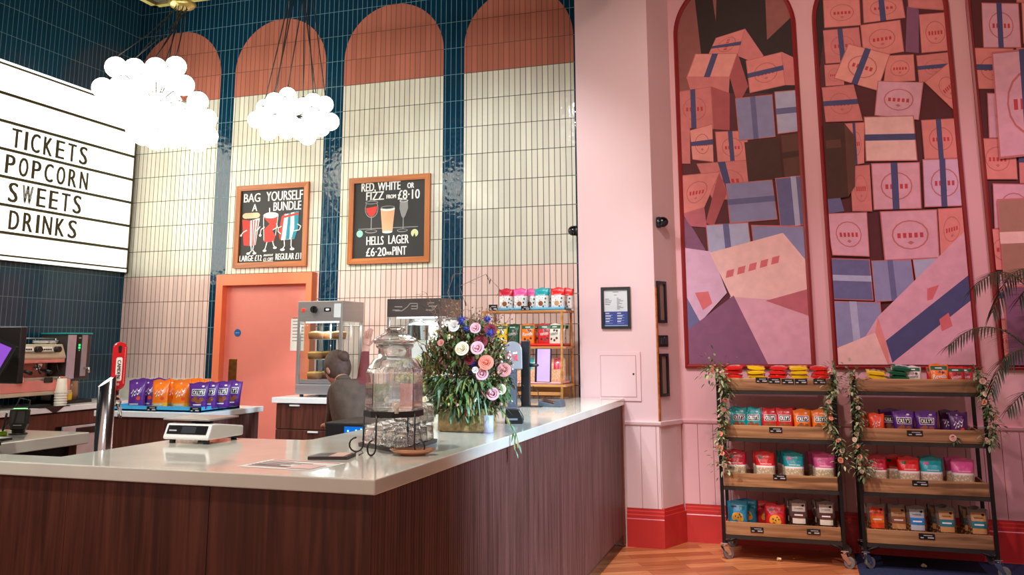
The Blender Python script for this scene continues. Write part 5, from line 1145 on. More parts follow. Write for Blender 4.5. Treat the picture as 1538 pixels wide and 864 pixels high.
f.rect(Lx*.6, Ly*.1, Lx*.92, Ly*.6, 3); MB().add([uxn*0, uxn*Lx, uxn*Lx+uyn*Ly, uyn*Ly], [(0, 1, 2, 3)]).build('sheet', PAPER, t); f.build('printing', [PAPER, INKR, INKG, mat('menu_pink', (238, 196, 190), .6)], t)
Q = [on_z(x, y, CZ) for x, y in ((462, 691), (521, 691), (535, 685), (480, 685))]
t = thing('bill_tray', 'slim dark bill tray with a pale slip beside the menu', 'bill tray', Q[0])
MB().prism([((q-Q[0]).x, (q-Q[0]).y) for q in Q], 0.0005, .012).build('tray', mat('bill_dark', (62, 48, 48), .3), t)
c = [Q[1].lerp(Q[0], .1), Q[1].lerp(Q[0], .5), Q[2].lerp(Q[3], .5), Q[2].lerp(Q[3], .1)]
f = Flat((0, 0, .0125), (1, 0, 0), (0, 1, 0)); f.poly([((q-Q[0]).x, (q-Q[0]).y) for q in c], 0); f.build('paper_slip', [mat('slip', (226, 186, 172), .6)], t)
e = Q[2]-Q[0]; MB().tube([e+Vector((-.01, 0, .01)), e+Vector((.02, .004, .022)), e+Vector((.03, 0, .012)), e+Vector((.015, -.01, .004))], .0022, 6).build('clip_wire', BLACK, t)
p = on_z(620, 684, CZ); t = thing('coin_dish', 'shallow oval copper-pink dish at the bar edge', 'dish', p, .35)
MB().lathe([(0, .004), (.05, .003), (.075, .012), (.092, .024), (.089, .026), (.07, .016), (.045, .008), (0, .008)], n=28, M=Matrix.Diagonal((1, .62, 1, 1))).build('dish', mat('copper_dish', (206, 150, 118), .2, metal=.5, var=.2), t)
MB().lathe([(.0, 0), (.05, 0), (.05, .004), (0, .004)], n=24, M=Matrix.Diagonal((1, .62, 1, 1))).build('foot', mat('dish_foot', (150, 96, 76), .4), t)

# beer tap in the notch of the bar
DZ = .80
t = thing('drip_deck', 'dark recessed service deck beside the tap column', 'deck', (0, 0, 0))
MB().box(-3.42, -2.805, 2.845, 3.57, 0, DZ-.01).build('cabinet', mat('carcass_black', (26, 24, 28), .6), t); MB().box(-3.42, -2.805, 2.845, 3.57, DZ-.009, DZ).build('deck_plate', BLACKM, t)
yq = 3.22; tb = on_y(152, 670, yq); tt = on_y(164, 572, yq)
xr = (tb.x+tt.x)/2; r_ = .037
t = thing('beer_tap', 'polished chrome beer tap column with a red handle', 'beer tap', (xr, yq, DZ))
hC = tt.z-DZ
vs = []; n = 28
for j in range(n):
    th = 2*PI*j/n; vs.append((r_*math.cos(th), r_*math.sin(th), 0.002))
for j in range(n):
    th = 2*PI*j/n; vs.append((r_*math.cos(th), r_*math.sin(th), hC+.016*math.cos(th)+.022*math.sin(th)))
mb = MB(); mb.add(vs, [(j, (j+1) % n, (j+1) % n+n, j+n) for j in range(n)], 0, True); mb.add(vs[n:], [tuple(range(n))]); mb.build('column', CHROME, t)
MB().lathe([(.038, .002), (.07, .002), (.07, .012), (.042, .018)], n=28).build('flange', CHROME, t)
hx, hy = .062, .10
ha = at_d(176, 586, (Vector((xr+hx, yq+hy, 1.2))-EYE).dot(FW)); base = ha-Vector((xr, yq, DZ))
MB().tube([(.0, .04, base.z-.06), (base.x*.6, base.y*.7, base.z-.055), (base.x, base.y, base.z-.05)], .014, 12).tube([(base.x, base.y, base.z-.07), (base.x, base.y, base.z)], .011, 12).ball((base.x, base.y, base.z-.05), .022, 12, 8).tube([(base.x, base.y, base.z-.05), (base.x+.012, base.y+.01, base.z-.085), (base.x+.014, base.y+.012, base.z-.125)], .009, 10).build('faucet', CHROME, t)
hw, hh_ = .030, .215; N = 10
out = [(hw*math.cos(PI+PI*i/N), .03+hw*1.0*math.sin(PI+PI*i/N)) for i in range(N+1)]+[(hw*math.cos(PI*i/N), hh_-.03+hw*math.sin(PI*i/N)) for i in range(N+1)]
aim = math.atan2(-(xr+base.x), (yq+base.y))
M = TR(base.x, base.y, base.z) @ RZ(aim+.05) @ RX(PI/2)
o = MB().prism(out, -.014, .014, M=M).build('handle', mat('tap_red', (196, 16, 26), .25), t); bevelled(o, .005, 2)
Mi = M @ TR(0, 0, .0145); f = Flat(Mi @ Vector((0, 0, 0)), Mi.to_3x3() @ Vector((1, 0, 0)), Mi.to_3x3() @ Vector((0, 1, 0)))
f.poly([(-.009, .040), (.009, .040), (.013, .046), (.013, .139), (.009, .145), (-.009, .145), (-.013, .139), (-.013, .046)], 0)
f2 = Flat(Mi @ Vector((-.0075, .1375, .0008)), Mi.to_3x3() @ Vector((0, -1, 0)), Mi.to_3x3() @ Vector((1, 0, 0))); f2.text('CAMDEN', .005, .0005, .0145, 1, .080, 'l', .0007)
f.poly([(-.006, .165), (.006, .165), (.008, .19), (-.008, .19)], 1); f.ell(0, .19, .008, .008, 1); f.ell(0, .026, .006, .006, 2)
for i in range(24): f.rect(.021, .03+.0068*i, .024, .0335+.0068*i, 2)
o2 = f.build('badge', [mat('badge_white', (236, 226, 216), .5), FK, mat('badge_pink', (240, 150, 150), .5)], o)
f2.build('badge_lettering', [mat('badge_white', (236, 226, 216), .5), FK], o)
# ------------------------------------------------------------------ glass drinks jar on a wire stand
jc = on_z(577, 683, CZ); jx, jy = jc.x, jc.y+.08
fwd = (Vector((jx, jy, CZ))-EYE).dot(FW)
def zjar(py): return at_d(575, py, fwd).z
zr = zjar(621)
WIRE = mat('wire_black', (24, 22, 22), .4)
t = thing('jar_stand', 'black wire stand with curled feet holding the drinks jar', 'stand', (jx, jy, CZ))
R8 = .122; ringz = zr-CZ
ring = [(R8*math.cos(PI/8+2*PI*i/8), R8*math.sin(PI/8+2*PI*i/8)) for i in range(8)]
mb = MB()
for i in range(8):
    a, b = ring[i], ring[(i+1) % 8]; a2, b2 = (a[0]*.975, a[1]*.975), (b[0]*.975, b[1]*.975)
    mb.add([(a[0], a[1], ringz-.012), (b[0], b[1], ringz-.012), (b[0], b[1], ringz+.012), (a[0], a[1], ringz+.012), (a2[0], a2[1], ringz-.012), (b2[0], b2[1], ringz-.012), (b2[0], b2[1], ringz+.012), (a2[0], a2[1], ringz+.012)], [(0, 1, 2, 3), (5, 4, 7, 6), (3, 2, 6, 7), (1, 0, 4, 5)])
mb.build('ring', WIRE, t)
mb = MB(); mb.tube([(-.115, 0, ringz-.01), (.115, 0, ringz-.01)], .004, 6); mb.tube([(0, -.115, ringz-.01), (0, .115, ringz-.01)], .004, 6); mb.build('cross_bar', WIRE, t)
for ang, curl in ((3.5, 1), (-1.72, 1), (-.35, 1), (1.5, 1)):
    e = Vector((math.cos(ang), math.sin(ang), 0)); pts = [e*.121+Vector((0, 0, ringz)), e*.121+Vector((0, 0, .05))]
    for i in range(11):
        a = PI+PI*1.5*i/10; pts.append(e*(.121+.028+.028*math.cos(a))+Vector((0, 0, .0315+.028*math.sin(a))))
    MB().tube(pts, .0035, 8).build('leg', WIRE, t)
t = thing('drinks_jar', 'eight sided glass drinks jar half full of water, with lid', 'jar', (jx, jy, CZ+ringz-.012))
def octo(prof, M=None): 
    return MB().lathe(prof, n=8, smooth=False, ph=PI/8)
z0 = CZ+ringz-.012; zb = .0045; zsh = zjar(553)-z0; zt_ = zjar(540)-z0; zn = zjar(517)-z0; zl = zjar(509)-z0; zk = zjar(490)-z0; zw = zjar(576)-z0
rb = .117
mb = octo([(0, zb), (rb*.94, zb), (rb*.97, zb+.012), (rb, zb+.03), (rb, zsh-.015), (rb*.96, zsh)])
mb.lathe([(rb*.93, zsh), (.088, zt_), (.070, zt_+.006), (.068, zn-.02), (.078, zn-.012), (.078, zn), (.062, zn), (.060, zt_+.004), (.084, zt_-.008), (rb*.88, zsh-.006)], n=32)
mb.add([], []); inner = octo([(rb*.90, zsh-.006), (rb*.945, zsh-.02), (rb*.945, zb+.035), (rb*.90, zb+.022), (0, zb+.022)])
mb.add(inner.v, inner.f)
mb.build('jar_body', GLASS, t)
octo([(0, zb+.0225), (rb*.895, zb+.0225), (rb*.94, zb+.036), (rb*.94, zw), (0, zw)]).build('water', WATER, t)
MB().lathe([(0, zn+.001), (.083, zn+.001), (.090, zn+.008), (.088, zl), (.05, zl+.022), (.026, zl+.030), (.022, zl+.036), (.036, zk-.035), (.042, zk-.012), (.034, zk-.002), (0, zk)], n=32).build('lid', GLASS, t)
tp = MB(); ta = -1.05; e = Vector((math.cos(ta), math.sin(ta), 0)); tp.cyl(e*.108+Vector((0, 0, .05)), e*.16+Vector((0, 0, .05)), .009, 12).cyl(e*.150+Vector((0, 0, .058)), e*.150+Vector((0, 0, .02)), .008, 12); tp.cyl(e*.12+Vector((0, 0, .05)), e*.128+Vector((0, 0, .05)), .017, 14)
tp.build('tap', mat('tap_pearl', (222, 206, 190), .3), t)

# tray of tumblers
A, B, C = on_z(538, 671, CZ), on_z(605, 682, CZ), on_z(657, 665, CZ)
u_ = (B-A); v_ = (C-B); Dv = A+v_
t = tag(bevelled(MB().prism([(p.x, p.y) for p in (A, B, C, Dv)], CZ+.0005, CZ+.008).build('drinks_tray', mat('slate_tray', (70, 62, 58), .4)), .002, 1), 'dark slate tray of upturned tumblers under the drinks jar', 'tray')
rim = MB()
cen = (A+C)/2
for p, q in ((A, B), (B, C), (C, Dv), (Dv, A)):
    i1, i2 = p.lerp(cen, .04), q.lerp(cen, .04)
    rim.prism([(p.x, p.y), (q.x, q.y), (i2.x, i2.y), (i1.x, i1.y)], CZ+.008, CZ+.016)
rim.build('rim', mat('slate_tray', (70, 62, 58), .4), t)
def tumbler_mesh():
    n = 20; prof = [(0, .0), (.0, .0)]; mb = MB(); vs = []; H_ = .082
    rows = [(.0, H_), (.022, H_), (.0255, H_-.006), (.0265, H_*.78), (.0275, H_*.58), (.0285, H_*.38), (.0300, H_*.18), (.0310, .0), (.0285, .0), (.0265, H_*.3), (.0245, H_*.8), (.0, H_*.84)]
    for i, (r, z) in enumerate(rows):
        for j in range(n):
            dm = (.0022 if (j+i) % 2 else -.0012) if 3 <= i <= 6 else 0
            vs.append(((r-dm)*math.cos(2*PI*j/n), (r-dm)*math.sin(2*PI*j/n), z))
    mb.add(vs, [(i*n+j, (i+1)*n+j, (i+1)*n+(j+1) % n, i*n+(j+1) % n) for i in range(len(rows)-1) for j in range(n)], 0, True)
    return mb.mesh('tumbler', GLASS)
tm = tumbler_mesh(); un, vn = u_.normalized(), v_.normalized()
inA = A+un*.038+vn*.036
names = {(0, 0): 'nearest the tray corner', }
lu, lv = u_.length, v_.length
nu_, nv_ = 4, 5
k = 0
for i in range(nu_):
    for j in range(nv_):
        p = A+u_*((i+.62)/(nu_+.25))+v_*((j+.62)/(nv_+.25))
        if (p-Vector((jx, jy, CZ))).length < .0: continue
        o = link('tumbler', tm, None, (p.x, p.y, CZ+.0083), (0, 0, R.random())); tag(o, 'small dimpled glass tumbler turned upside down on the slate tray', 'glass', 'lower layer of upturned tumblers on the tray')
        if j >= 3 and i >= 1 or (j == 2 and i == 3):
            o = link('tumbler', tm, None, (p.x, p.y, CZ+.0083+.0835), (0, 0, R.random())); tag(o, 'small dimpled glass tumbler stacked on top of another on the tray', 'glass', 'upper layer of upturned tumblers on the tray')

# ------------------------------------------------------------------ flower arrangement
fc = on_z(694, 651, CZ)+Vector((-.01, .10, 0)); fx, fy = fc.x, fc.y
fD = (Vector((fx, fy, 1.4))-EYE).dot(FW)
t = thing('flower_arrangement', 'big wild flower arrangement in a bark trough on the bar', 'flowers', (fx, fy, CZ))
BARK = mat('bark_trough', (150, 122, 76), .7, var=.4, vscale=40, bump=.5, bscale=60)
MB().rbox(-.135, .135, -.07, .07, .0005, .115, .012).build('bark_trough', BARK, t)
MB().cyl((.125, -.045, .001), (.125, -.045, .085), .028, 20).build('glass_votive', mat('votive_lilac', (186, 184, 206), .2), t)
DARKG = [mat('fl_green', (82, 112, 56), .55, var=.3), mat('fl_olive', (136, 130, 74), .6, var=.3), mat('fl_bluegreen', (104, 138, 108), .55, var=.25), mat('fl_rust', (136, 90, 72), .7, var=.3), mat('fl_lime', (104, 140, 62), .5, var=.25), mat('fl_deep', (38, 56, 32), .6, var=.3)]
rr = random.Random(21); mb = MB()
def inb(): 
    while True:
        v = Vector((rr.uniform(-1, 1), rr.uniform(-1, 1), rr.uniform(-1, 1)))
        if v.length < 1: return v
for i in range(5600):
    v = inb(); p = Vector((v.x*(.27 if v.x < 0 else .235), v.y*.20, .30+v.z*.25)); tz = (p.z-.05)/.5
    wx = 1.0-.36*max(0, tz-.4); p.x *= wx
    d = Vector((p.x*1.6, p.y*1.6, .1-.5*(1-tz) if tz < .45 else .6)).normalized()+Vector((rr.gauss(0, .4), rr.gauss(0, .4), rr.gauss(0, .4)))
    low = tz < .45
    L = rr.uniform(.025, .055) if low else rr.uniform(.025, .05)
    d += Vector((rr.gauss(0, .8), rr.gauss(0, .6), rr.gauss(.25, .8))); leaf(mb, p, d, L, L*rr.uniform(.18, .45), rr.choice((0, 0, 2, 2, 4, 1, 5, 1, 3) if low else (1, 3, 3, 0, 1, 5, 0)), droop=.3 if low else .1)
mb.v = [(x, y, max(z, .004)) for x, y, z in mb.v]
o = mb.build('foliage', DARKG, t); o['kind'] = 'stuff'
mb = MB()
for i in range(110):
    a = rr.uniform(0, 2*PI); e = Vector((math.cos(a), math.sin(a)*.8, 0)); b0 = e*rr.uniform(.05, .17)+Vector((0, 0, rr.uniform(.12, .34))); L = rr.uniform(.06, .15)
    leaf(mb, b0, e+Vector((rr.gauss(0, .5), rr.gauss(0, .4), rr.uniform(-.2, .7))), L, rr.uniform(.004, .010), rr.choice((0, 2, 2, 4)), droop=rr.uniform(.7, 1.3), n=5)
mb.v = [(x, y, max(z, .004)) for x, y, z in mb.v]
o = mb.build('trailing_grass', DARKG, t); o['kind'] = 'stuff'
mb = MB()
for i in range(60):
    a = rr.uniform(0, 2*PI); e = Vector((math.cos(a), math.sin(a)*.6, 0)); r0 = rr.uniform(.03, .16); top = e*(r0+rr.uniform(.03, .10))+Vector((rr.gauss(0, .02), 0, rr.uniform(.46, .66)))
    b0 = e*r0*.4+Vector((0, 0, .25)); mid = b0.lerp(top, .55)+Vector((rr.gauss(0, .015), rr.gauss(0, .015), 0)); mb.tube([b0, mid, top], .0016, 4, 3, False, .0008)
    for k in range(8):
        u = rr.uniform(.45, 1); q = mid.lerp(top, (u-.45)/.55) if u > .45 else mid; d = Vector((rr.gauss(0, 1), rr.gauss(0, .7), .4)).normalized(); mb.tube([q, q+d*.03], .0009, 3, 3, False)
        mb.ball(q+d*.033, .0042, 5, 4, 3 if rr.random() < .7 else 1)
o = mb.build('dry_sprigs', DARKG, t); o['kind'] = 'stuff'
mb = MB()
for px in ([(640, 520), (626, 512), (600, 518), (588, 530)], [(645, 540), (630, 520), (622, 500)], [(660, 490), (650, 470), (634, 460)], [(655, 470), (640, 440), (629, 446)], [(690, 470), (672, 440), (682, 412), (697, 410)], [(700, 460), (690, 430), (730, 412), (750, 434), (754, 442)], [(640, 560), (625, 548), (606, 545), (600, 552)]):
    pts = [at_d(a, b, fD-.02)-Vector((fx, fy, CZ)) for a, b in px]; mb.tube(pts, .0018, 5, 3, False, .001)
    for p, q in zip(pts[1:], pts[:-1]):
        for k in range(3): leaf(mb, q.lerp(p, k/3), (p-q).normalized()+Vector((rr.gauss(0, .8), rr.gauss(0, .4), rr.gauss(0, .8))), .04, .006, 5, droop=.1)
mb.build('curly_twigs', DARKG, t)
mb = MB()
for i in range(90):
    a = rr.uniform(0, 2*PI); z = rr.uniform(.14, .50); rad = .235*(1-max(0, z-.35)*1.6); mb.ball((rad*math.cos(a), .7*rad*math.sin(a), z), rr.uniform(.004, .008), 6, 5, rr.choice((0, 0, 1, 2)))
o = mb.build('small_blossoms', [mat('blossom_white', (236, 228, 214), .6), mat('blossom_pink', (222, 160, 158), .6), mat('blossom_yellow', (224, 206, 130), .6)], t); o['kind'] = 'stuff'
def FL(px, py, dd=-.16): return at_d(px, py, fD+dd)-Vector((fx, fy, CZ))
def flower(nm, px, py, r, m_, label=None, rows=3, dd=-.17):
    mb = MB(); p = FL(px, py, dd); ax = Vector((p.x*1.5, -1, .35)).normalized(); rose(mb, p, r*.82, 0, ax, rows); st = MB(); o = mb.build(nm, m_, t)
    MB().tube([p, p*.5+Vector((0, 0, .12)), Vector((p.x*.15, p.y*.1, .10))], .0022, 5).build('stem', DARKG[0], o)
    if label: o['label'] = label
PEACH = mat('petal_peach', (244, 132, 108), .6, var=.12, vscale=60); CRM = mat('petal_cream', (240, 226, 190), .6, var=.08, vscale=60); PLM = mat('petal_pale_pink', (228, 168, 178), .6, var=.15, vscale=60); BORD = mat('petal_burgundy', (120, 14, 30), .6, var=.2, vscale=60); BLU = mat('petal_blue', (56, 62, 140), .7, var=.25, vscale=60); WHI = mat('petal_white', (232, 230, 228), .6, var=.06, vscale=60); DPK = mat('petal_dusky', (206, 132, 124), .6, var=.15, vscale=60)
flower('peach_rose', 730, 545, .036, PEACH, 'open peach rose', 4, -.2); flower('cream_rose', 694, 524, .033, CRM, 'cream rose', 3, -.2)
flower('pink_lily', 717, 523, .032, PLM, None, 2, -.2); flower('pink_lily', 724, 562, .030, PLM, None, 2, -.2)
flower('burgundy_bloom', 722, 513, .032, BORD, None, 4, -.16); flower('burgundy_bloom', 737, 496, .030, BORD, None, 4, -.14); flower('burgundy_bloom', 705, 541, .024, BORD, None, 3, -.18)
flower('white_bloom', 682, 490, .028, WHI, None, 3, -.16); flower('white_bloom', 714, 556, .016, WHI, None, 2, -.2)
flower('dusky_rose', 757, 556, .034, DPK, None, 4, -.12); flower('pale_bloom', 714, 493, .026, PLM, None, 2, -.16); flower('pink_bud', 662, 515, .016, DPK, None, 2, -.16); flower('cream_bloom', 752, 585, .026, CRM, None, 2, -.15)
flower('pink_cluster', 740, 592, .03, PLM, None, 2, -.18); flower('white_bloom', 604, 590, .018, WHI, None, 2, -.1); flower('white_bloom', 638, 600, .014, CRM, None, 2, -.2)
mb = MB(); q0 = Vector((.17, -.10, .10))
for ang, L_ in ((.3, .22), (.6, .16)):
    pts = [q0, q0+Vector((.06, -.03, .02)), q0+Vector((.11+.04*ang, -.05, -.085)), q0+Vector((.125+.05*ang, -.055, -.085-L_*.5))]
    pts = [Vector((max(p.x, -fx-1.30) if p.z < .01 else p.x, p.y, p.z)) for p in pts]
    mb.tube(pts, .0015, 5)
    for p, q in zip(pts[1:], pts[:-1]):
        for k in range(3): leaf(mb, q.lerp(p, k/3), (p-q).normalized()+Vector((.3*(k-1), -.4, 0)), .04, .010, k % 3, droop=.2)
mb.build('trailing_sprig', DARKG, t)
def thistle(px, py, r):
    mb = MB(); p = FL(px, py, -.17); q = random.Random(int(px))
    mb.ball(p, r*.55, 8, 6)
    for i in range(46):
        v = Vector((q.gauss(0, 1), q.gauss(0, 1), q.gauss(0, 1))).normalized(); mb.tube([p+v*r*.5, p+v*r], .0022, 4, 0, True, .0006)
    mb.build('blue_thistle', BLU, t)
for a in ((693, 482, .026), (736, 500, .026), (712, 547, .026), (732, 480, .020), (700, 494, .018), (706, 560, .016)): thistle(*a)

# ------------------------------------------------------------------ tills and readers at the bar end
p = on_z(770, 613, CZ); pD = (p-EYE).dot(FW)
t = thing('card_stand', 'grey post with a rounded hood and red emblem, right of flowers', 'card stand', p)
GREYP = mat('post_grey', (84, 92, 106), .4, metal=.3)
def lz(px, py, D): return at_d(px, py, D)-p
hp = lz(770, 556, pD).z; ht = lz(770, 513, pD).z
MB().rbox(-.028, .028, -.02, .02, .001, hp+.01, .004).build('post', GREYP, t)
MB().rbox(-.045, .045, -.05, .05, .0005, .008, .003).build('base_plate', GREYP, t)
hw = .066; n = 14; hd = ht-hp
out = [(-hw, 0), (hw, 0)]+[(hw*math.cos(PI*i/n), hd-hw*.9+hw*.9*math.sin(PI*i/n)) for i in range(n+1)]
ht_ = .42
Mh = RZ(ht_) @ TR(0, 0, hp) @ RX(PI/2-.12)
o = MB().prism(out, -.05, .03, M=Mh).build('hood', mat('hood_grey', (128, 124, 126), .35, metal=.2), t); bevelled(o, .008, 3)
Mf = Mh @ TR(0, 0, .0335); f = Flat(Mf @ Vector((0, 0, 0)), Mf.to_3x3() @ Vector((1, 0, 0)), Mf.to_3x3() @ Vector((0, 1, 0))); f.step = 3e-4
f.ell(-.022, .085, .016, .026, 0); f.ell(-.022, .085, .012, .021, 1); f.ell(-.022, .085, .006, .013, 0)
f.poly([(.0, .10), (.012, .088), (.03, .104), (.032, .09), (.028, .08), (.036, .058), (.02, .066), (.006, .056), (.008, .074)], 0); f.poly([(.0, .103), (.002, .114), (.03, .118), (.03, .106)], 1)
f.build('emblem', [mat('emblem_red', (226, 50, 60), .4), mat('emblem_white', (246, 240, 238), .4)], o)
p = on_z(790, 611, CZ); pD = (p-EYE).dot(FW)
t = thing('screen_stand', 'black post with a narrow lilac screen turned to the right', 'screen', p)
MB().rbox(-.03, .03, -.02, .02, .001, lz(790, 512, pD).z, .004).build('post', BLACK, t); MB().rbox(-.03, .12, -.05, .05, .0005, .007, .002).build('base_plate', BLACK, t)
s0_ = lz(815, 549, pD); sh = lz(815, 525, pD).z-lz(815, 574, pD).z
Ms = TR(s0_.x, s0_.y+.01, s0_.z) @ RZ(-.25) @ RX(-.06)
bevelled(MB().box(-.062, .062, -.008, .012, -sh/2-.004, sh/2+.004, 0, Ms).build('display_case', BLACK, t), .003, 1)
MB().box(-.042, .060, -.0105, -.0085, -sh/2, sh/2, 0, Ms).build('display', mat('lilac_screen', (184, 150, 184), .3, emit=(206, 176, 204), estr=.03), t)
MB().tube([(0, 0, s0_.z), (s0_.x, s0_.y+.02, s0_.z)], .012, 8).build('arm', BLACK, t)
MB().tube([(-.02, -.02, .02), (-.05, -.03, .10), (-.04, -.02, .17), (0, -.02, .13)], .003, 6).build('cable', BLACK, t)
p = on_z(829, 611, CZ)
t = thing('card_terminal', 'grey card terminal wedge lying on the bar before the shelf', 'card terminal', p, -.12)
MB().prism([(-.085, .0005), (.085, .0005), (.085, .02), (.075, .05), (.04, .05), (.03, .018), (-.085, .04)], -.045, .045, M=RX(PI/2)).build('body', mat('terminal_grey', (72, 78, 86), .4), t); bevelled(t.children[0], .004, 2)
MB().box(-.07, .015, -.035, .035, .0235, .0245, 0, TR(0, 0, .012) @ RY(.18)).build('keypad', BLACK, t)
p = on_z(772, 636, CZ)
t = thing('receipt_printer', 'small black box beside the flower trough', 'printer', p, .3)
MB().prism([(-.05, .0005), (.05, .0005), (.055, .03), (.03, .075), (-.045, .08)], -.045, .045, M=RX(PI/2)).build('body', BLACK, t); bevelled(t.children[0], .005, 2)
MB().box(-.03, .02, -.046, -.045, .02, .03).build('slot', mat('slot_grey', (130, 130, 134), .4), t)
p = on_z(798, 606, CZ); t = thing('cable_loop', 'thin black cable loop behind the card stand', 'cable', p)
MB().tube([(-.03, 0, .003), (-.03, .03, .06), (0, .05, .12), (.04, .04, .08), (.05, .02, .02), (.09, 0, .003)], .0035, 6).build('cable', BLACK, t)

# ------------------------------------------------------------------ coffee corner
XM = LX-.20
def cz_(px, py, x=None): return on_x(px, py, XM if x is None else x)
my1 = cz_(98, 560).y; my0 = my1-.95
t = thing('espresso_machine', 'two group espresso machine with pink panels and chrome trim', 'coffee machine', (0, 0, 0))
xb = XL+.08; CP = mat('machine_pink', (236, 146, 136), .25, var=.08); IV = mat('machine_ivory', (206, 196, 170), .3, metal=.3)
ztop, zmid, zlow, zbot = cz_(80, 517).z, cz_(80, 537).z, cz_(80, 568).z, LZ+.115
mb = MB().rbox(xb, XM-.20, my0, my1, zbot, zmid+.02, .01); mb.build('body', STEEL, t)
MB().box(XM-.199, XM-.196, my0+.03, my1-.03, zlow+.01, zmid-.02).build('back_splash', CP, t)
MB().prism([(xb, zmid-.02), (XM-.02, zmid-.03), (XM, zmid+.0), (XM-.05, ztop), (xb, ztop)], my0, my1, M=Matrix(((1, 0, 0, 0), (0, 0, 1, 0), (0, 1, 0, 0), (0, 0, 0, 1)))).build('top_hood', IV, t); bevelled(t.children[-1], .008, 2)
MB().rbox(XM-.03, XM+.006, my0+.02, my1-.02, zmid-.045, zmid-.02, .004).build('hood_lip', CP, t)
rg = MB()
for q in ((xb, xb+.012), (XM-.09, XM-.078)): rg.tube([((q[0]), my0+.05, ztop+.05), (q[0], my1-.05, ztop+.05)], .006, 8)
for y in (my0+.05, (my0+my1)/2, my1-.05):
    rg.tube([(xb+.006, y, ztop-.005), (xb+.006, y, ztop+.05)], .005, 6); rg.tube([(XM-.084, y, ztop-.01), (XM-.084, y, ztop+.05)], .005, 6)
rg.build('cup_rail', CHROME, t)
for k, px in enumerate((40, 70)):
    c = cz_(px, 525); MB().rbox(-.012, .012, -.075, .075, -.022, .022, .006, M=TR(XM-.012, c.y, c.z-.002) @ RY(-.5)).build('button_panel', mat('button_plate', (232, 228, 220), .3), t)
    b = MB(); [b.ball((XM+.003, c.y-.045+.022*j, c.z-.001), .008, 8, 6) for j in range(5)]; b.build('buttons', BLACK, t)
    MB().cyl((XM-.02, c.y+.12, c.z), (XM+.022, c.y+.12, c.z), .026, 16).build('steam_knob', BLACK, t)
    g = MB(); g.cyl((XM-.08, c.y, zmid-.03), (XM-.08, c.y, zmid-.085), .038, 20).cyl((XM-.08, c.y, zmid-.085), (XM-.08, c.y, zmid-.105), .042, 20); o = g.build('brew_group', CHROME, t)
    MB().tube([(XM-.05, c.y, zmid-.10), (XM+.10, c.y-.03, zmid-.125)], [.012, .017], 10).build('portafilter_handle', BLACK, o); MB().tube([(XM-.08, c.y, zmid-.105), (XM-.08, c.y+.02, zmid-.135)], .010, 8).build('spout', CHROME, o)
    MB().tube([(XM-.03, c.y+.14, zmid-.03), (XM+.0, c.y+.145, zmid-.12), (XM+.01, c.y+.16, zlow+.04)], .006, 8).build('steam_wand', BLACKM, t)
MB().rbox(xb, XM+.05, my0+.01, my1, zbot, zlow, .006).build('drip_box', STEEL, t)
MB().box(xb+.2, XM+.045, my0+.03, my1-.02, zlow+.001, zlow+.010).build('drip_grille', IV, t)
f1 = MB().rbox(XM+.051, XM+.066, my0+.01, my1, zbot+.012, zlow-.015, .004).build('front_panel', CP, t)
MB().rbox(XM+.02, XM+.09, my0+.01, my1, zbot-.02, zbot+.010, .006).build('front_bar', IV, t)
for k, px in enumerate((28, 90)):
    c = cz_(px, 571, XM+.066); MB().cyl((XM+.066, c.y, c.z), (XM+.085, c.y, c.z), .034, 18).cyl((XM+.085, c.y, c.z), (XM+.088, c.y, c.z), .026, 18).build('gauge', CHROME, f1)
    MB().cyl((XM+.0885, c.y, c.z), (XM+.089, c.y, c.z), .02, 18).build('gauge_face', BLACK, f1)
c = cz_(72, 571, XM+.066); MB().rbox(XM+.066, XM+.076, c.y-.045, c.y+.045, c.z-.022, c.z+.022, .004).build('switch', BLACK, f1)
for x in (xb+.06, XM-.02):
    for y in (my0+.08, my1-.08): MB().cyl((x, y, LZ), (x, y, zbot-.005), .026, 14).build('foot', BLACKM, t)
for k, (px, z) in enumerate(((64, 505), (76, 513))):
    q = cz_(px, z, XM-.15); tt_ = thing('white_saucer', ('upper' if k == 0 else 'lower right')+' white saucer stack on top of the espresso machine', 'saucer', (XM-.16, q.y, ztop+.0005))
    MB().lathe([(0, 0), (.035, 0), (.07, .014), (.068, .018), (.03, .006), (0, .006)], n=24).lathe([(0, .012), (.035, .012), (.07, .026), (.068, .030), (.03, .018), (0, .018)], n=24).build('saucers', WHITE, tt_)
# stack of paper cups
c = cz_(88, 603, XM+.16)
for k in range(2):
    q = on_z(88, 608, LZ)
t = thing('paper_cups', 'tall stack of upturned white paper cups by the espresso machine', 'cups', (LX-.056, cz_(91, 600, LX-.056).y, LZ))
mb = MB()
for k in range(6): mb.lathe([(.052, .0005+.022*k), (.052, .006+.022*k), (.046, .02+.022*k), (.036, .12+.022*k), (0, .12+.022*k)], n=24)
mb.build('cup_stack', mat('cup_ivory', (236, 226, 206), .5), t)
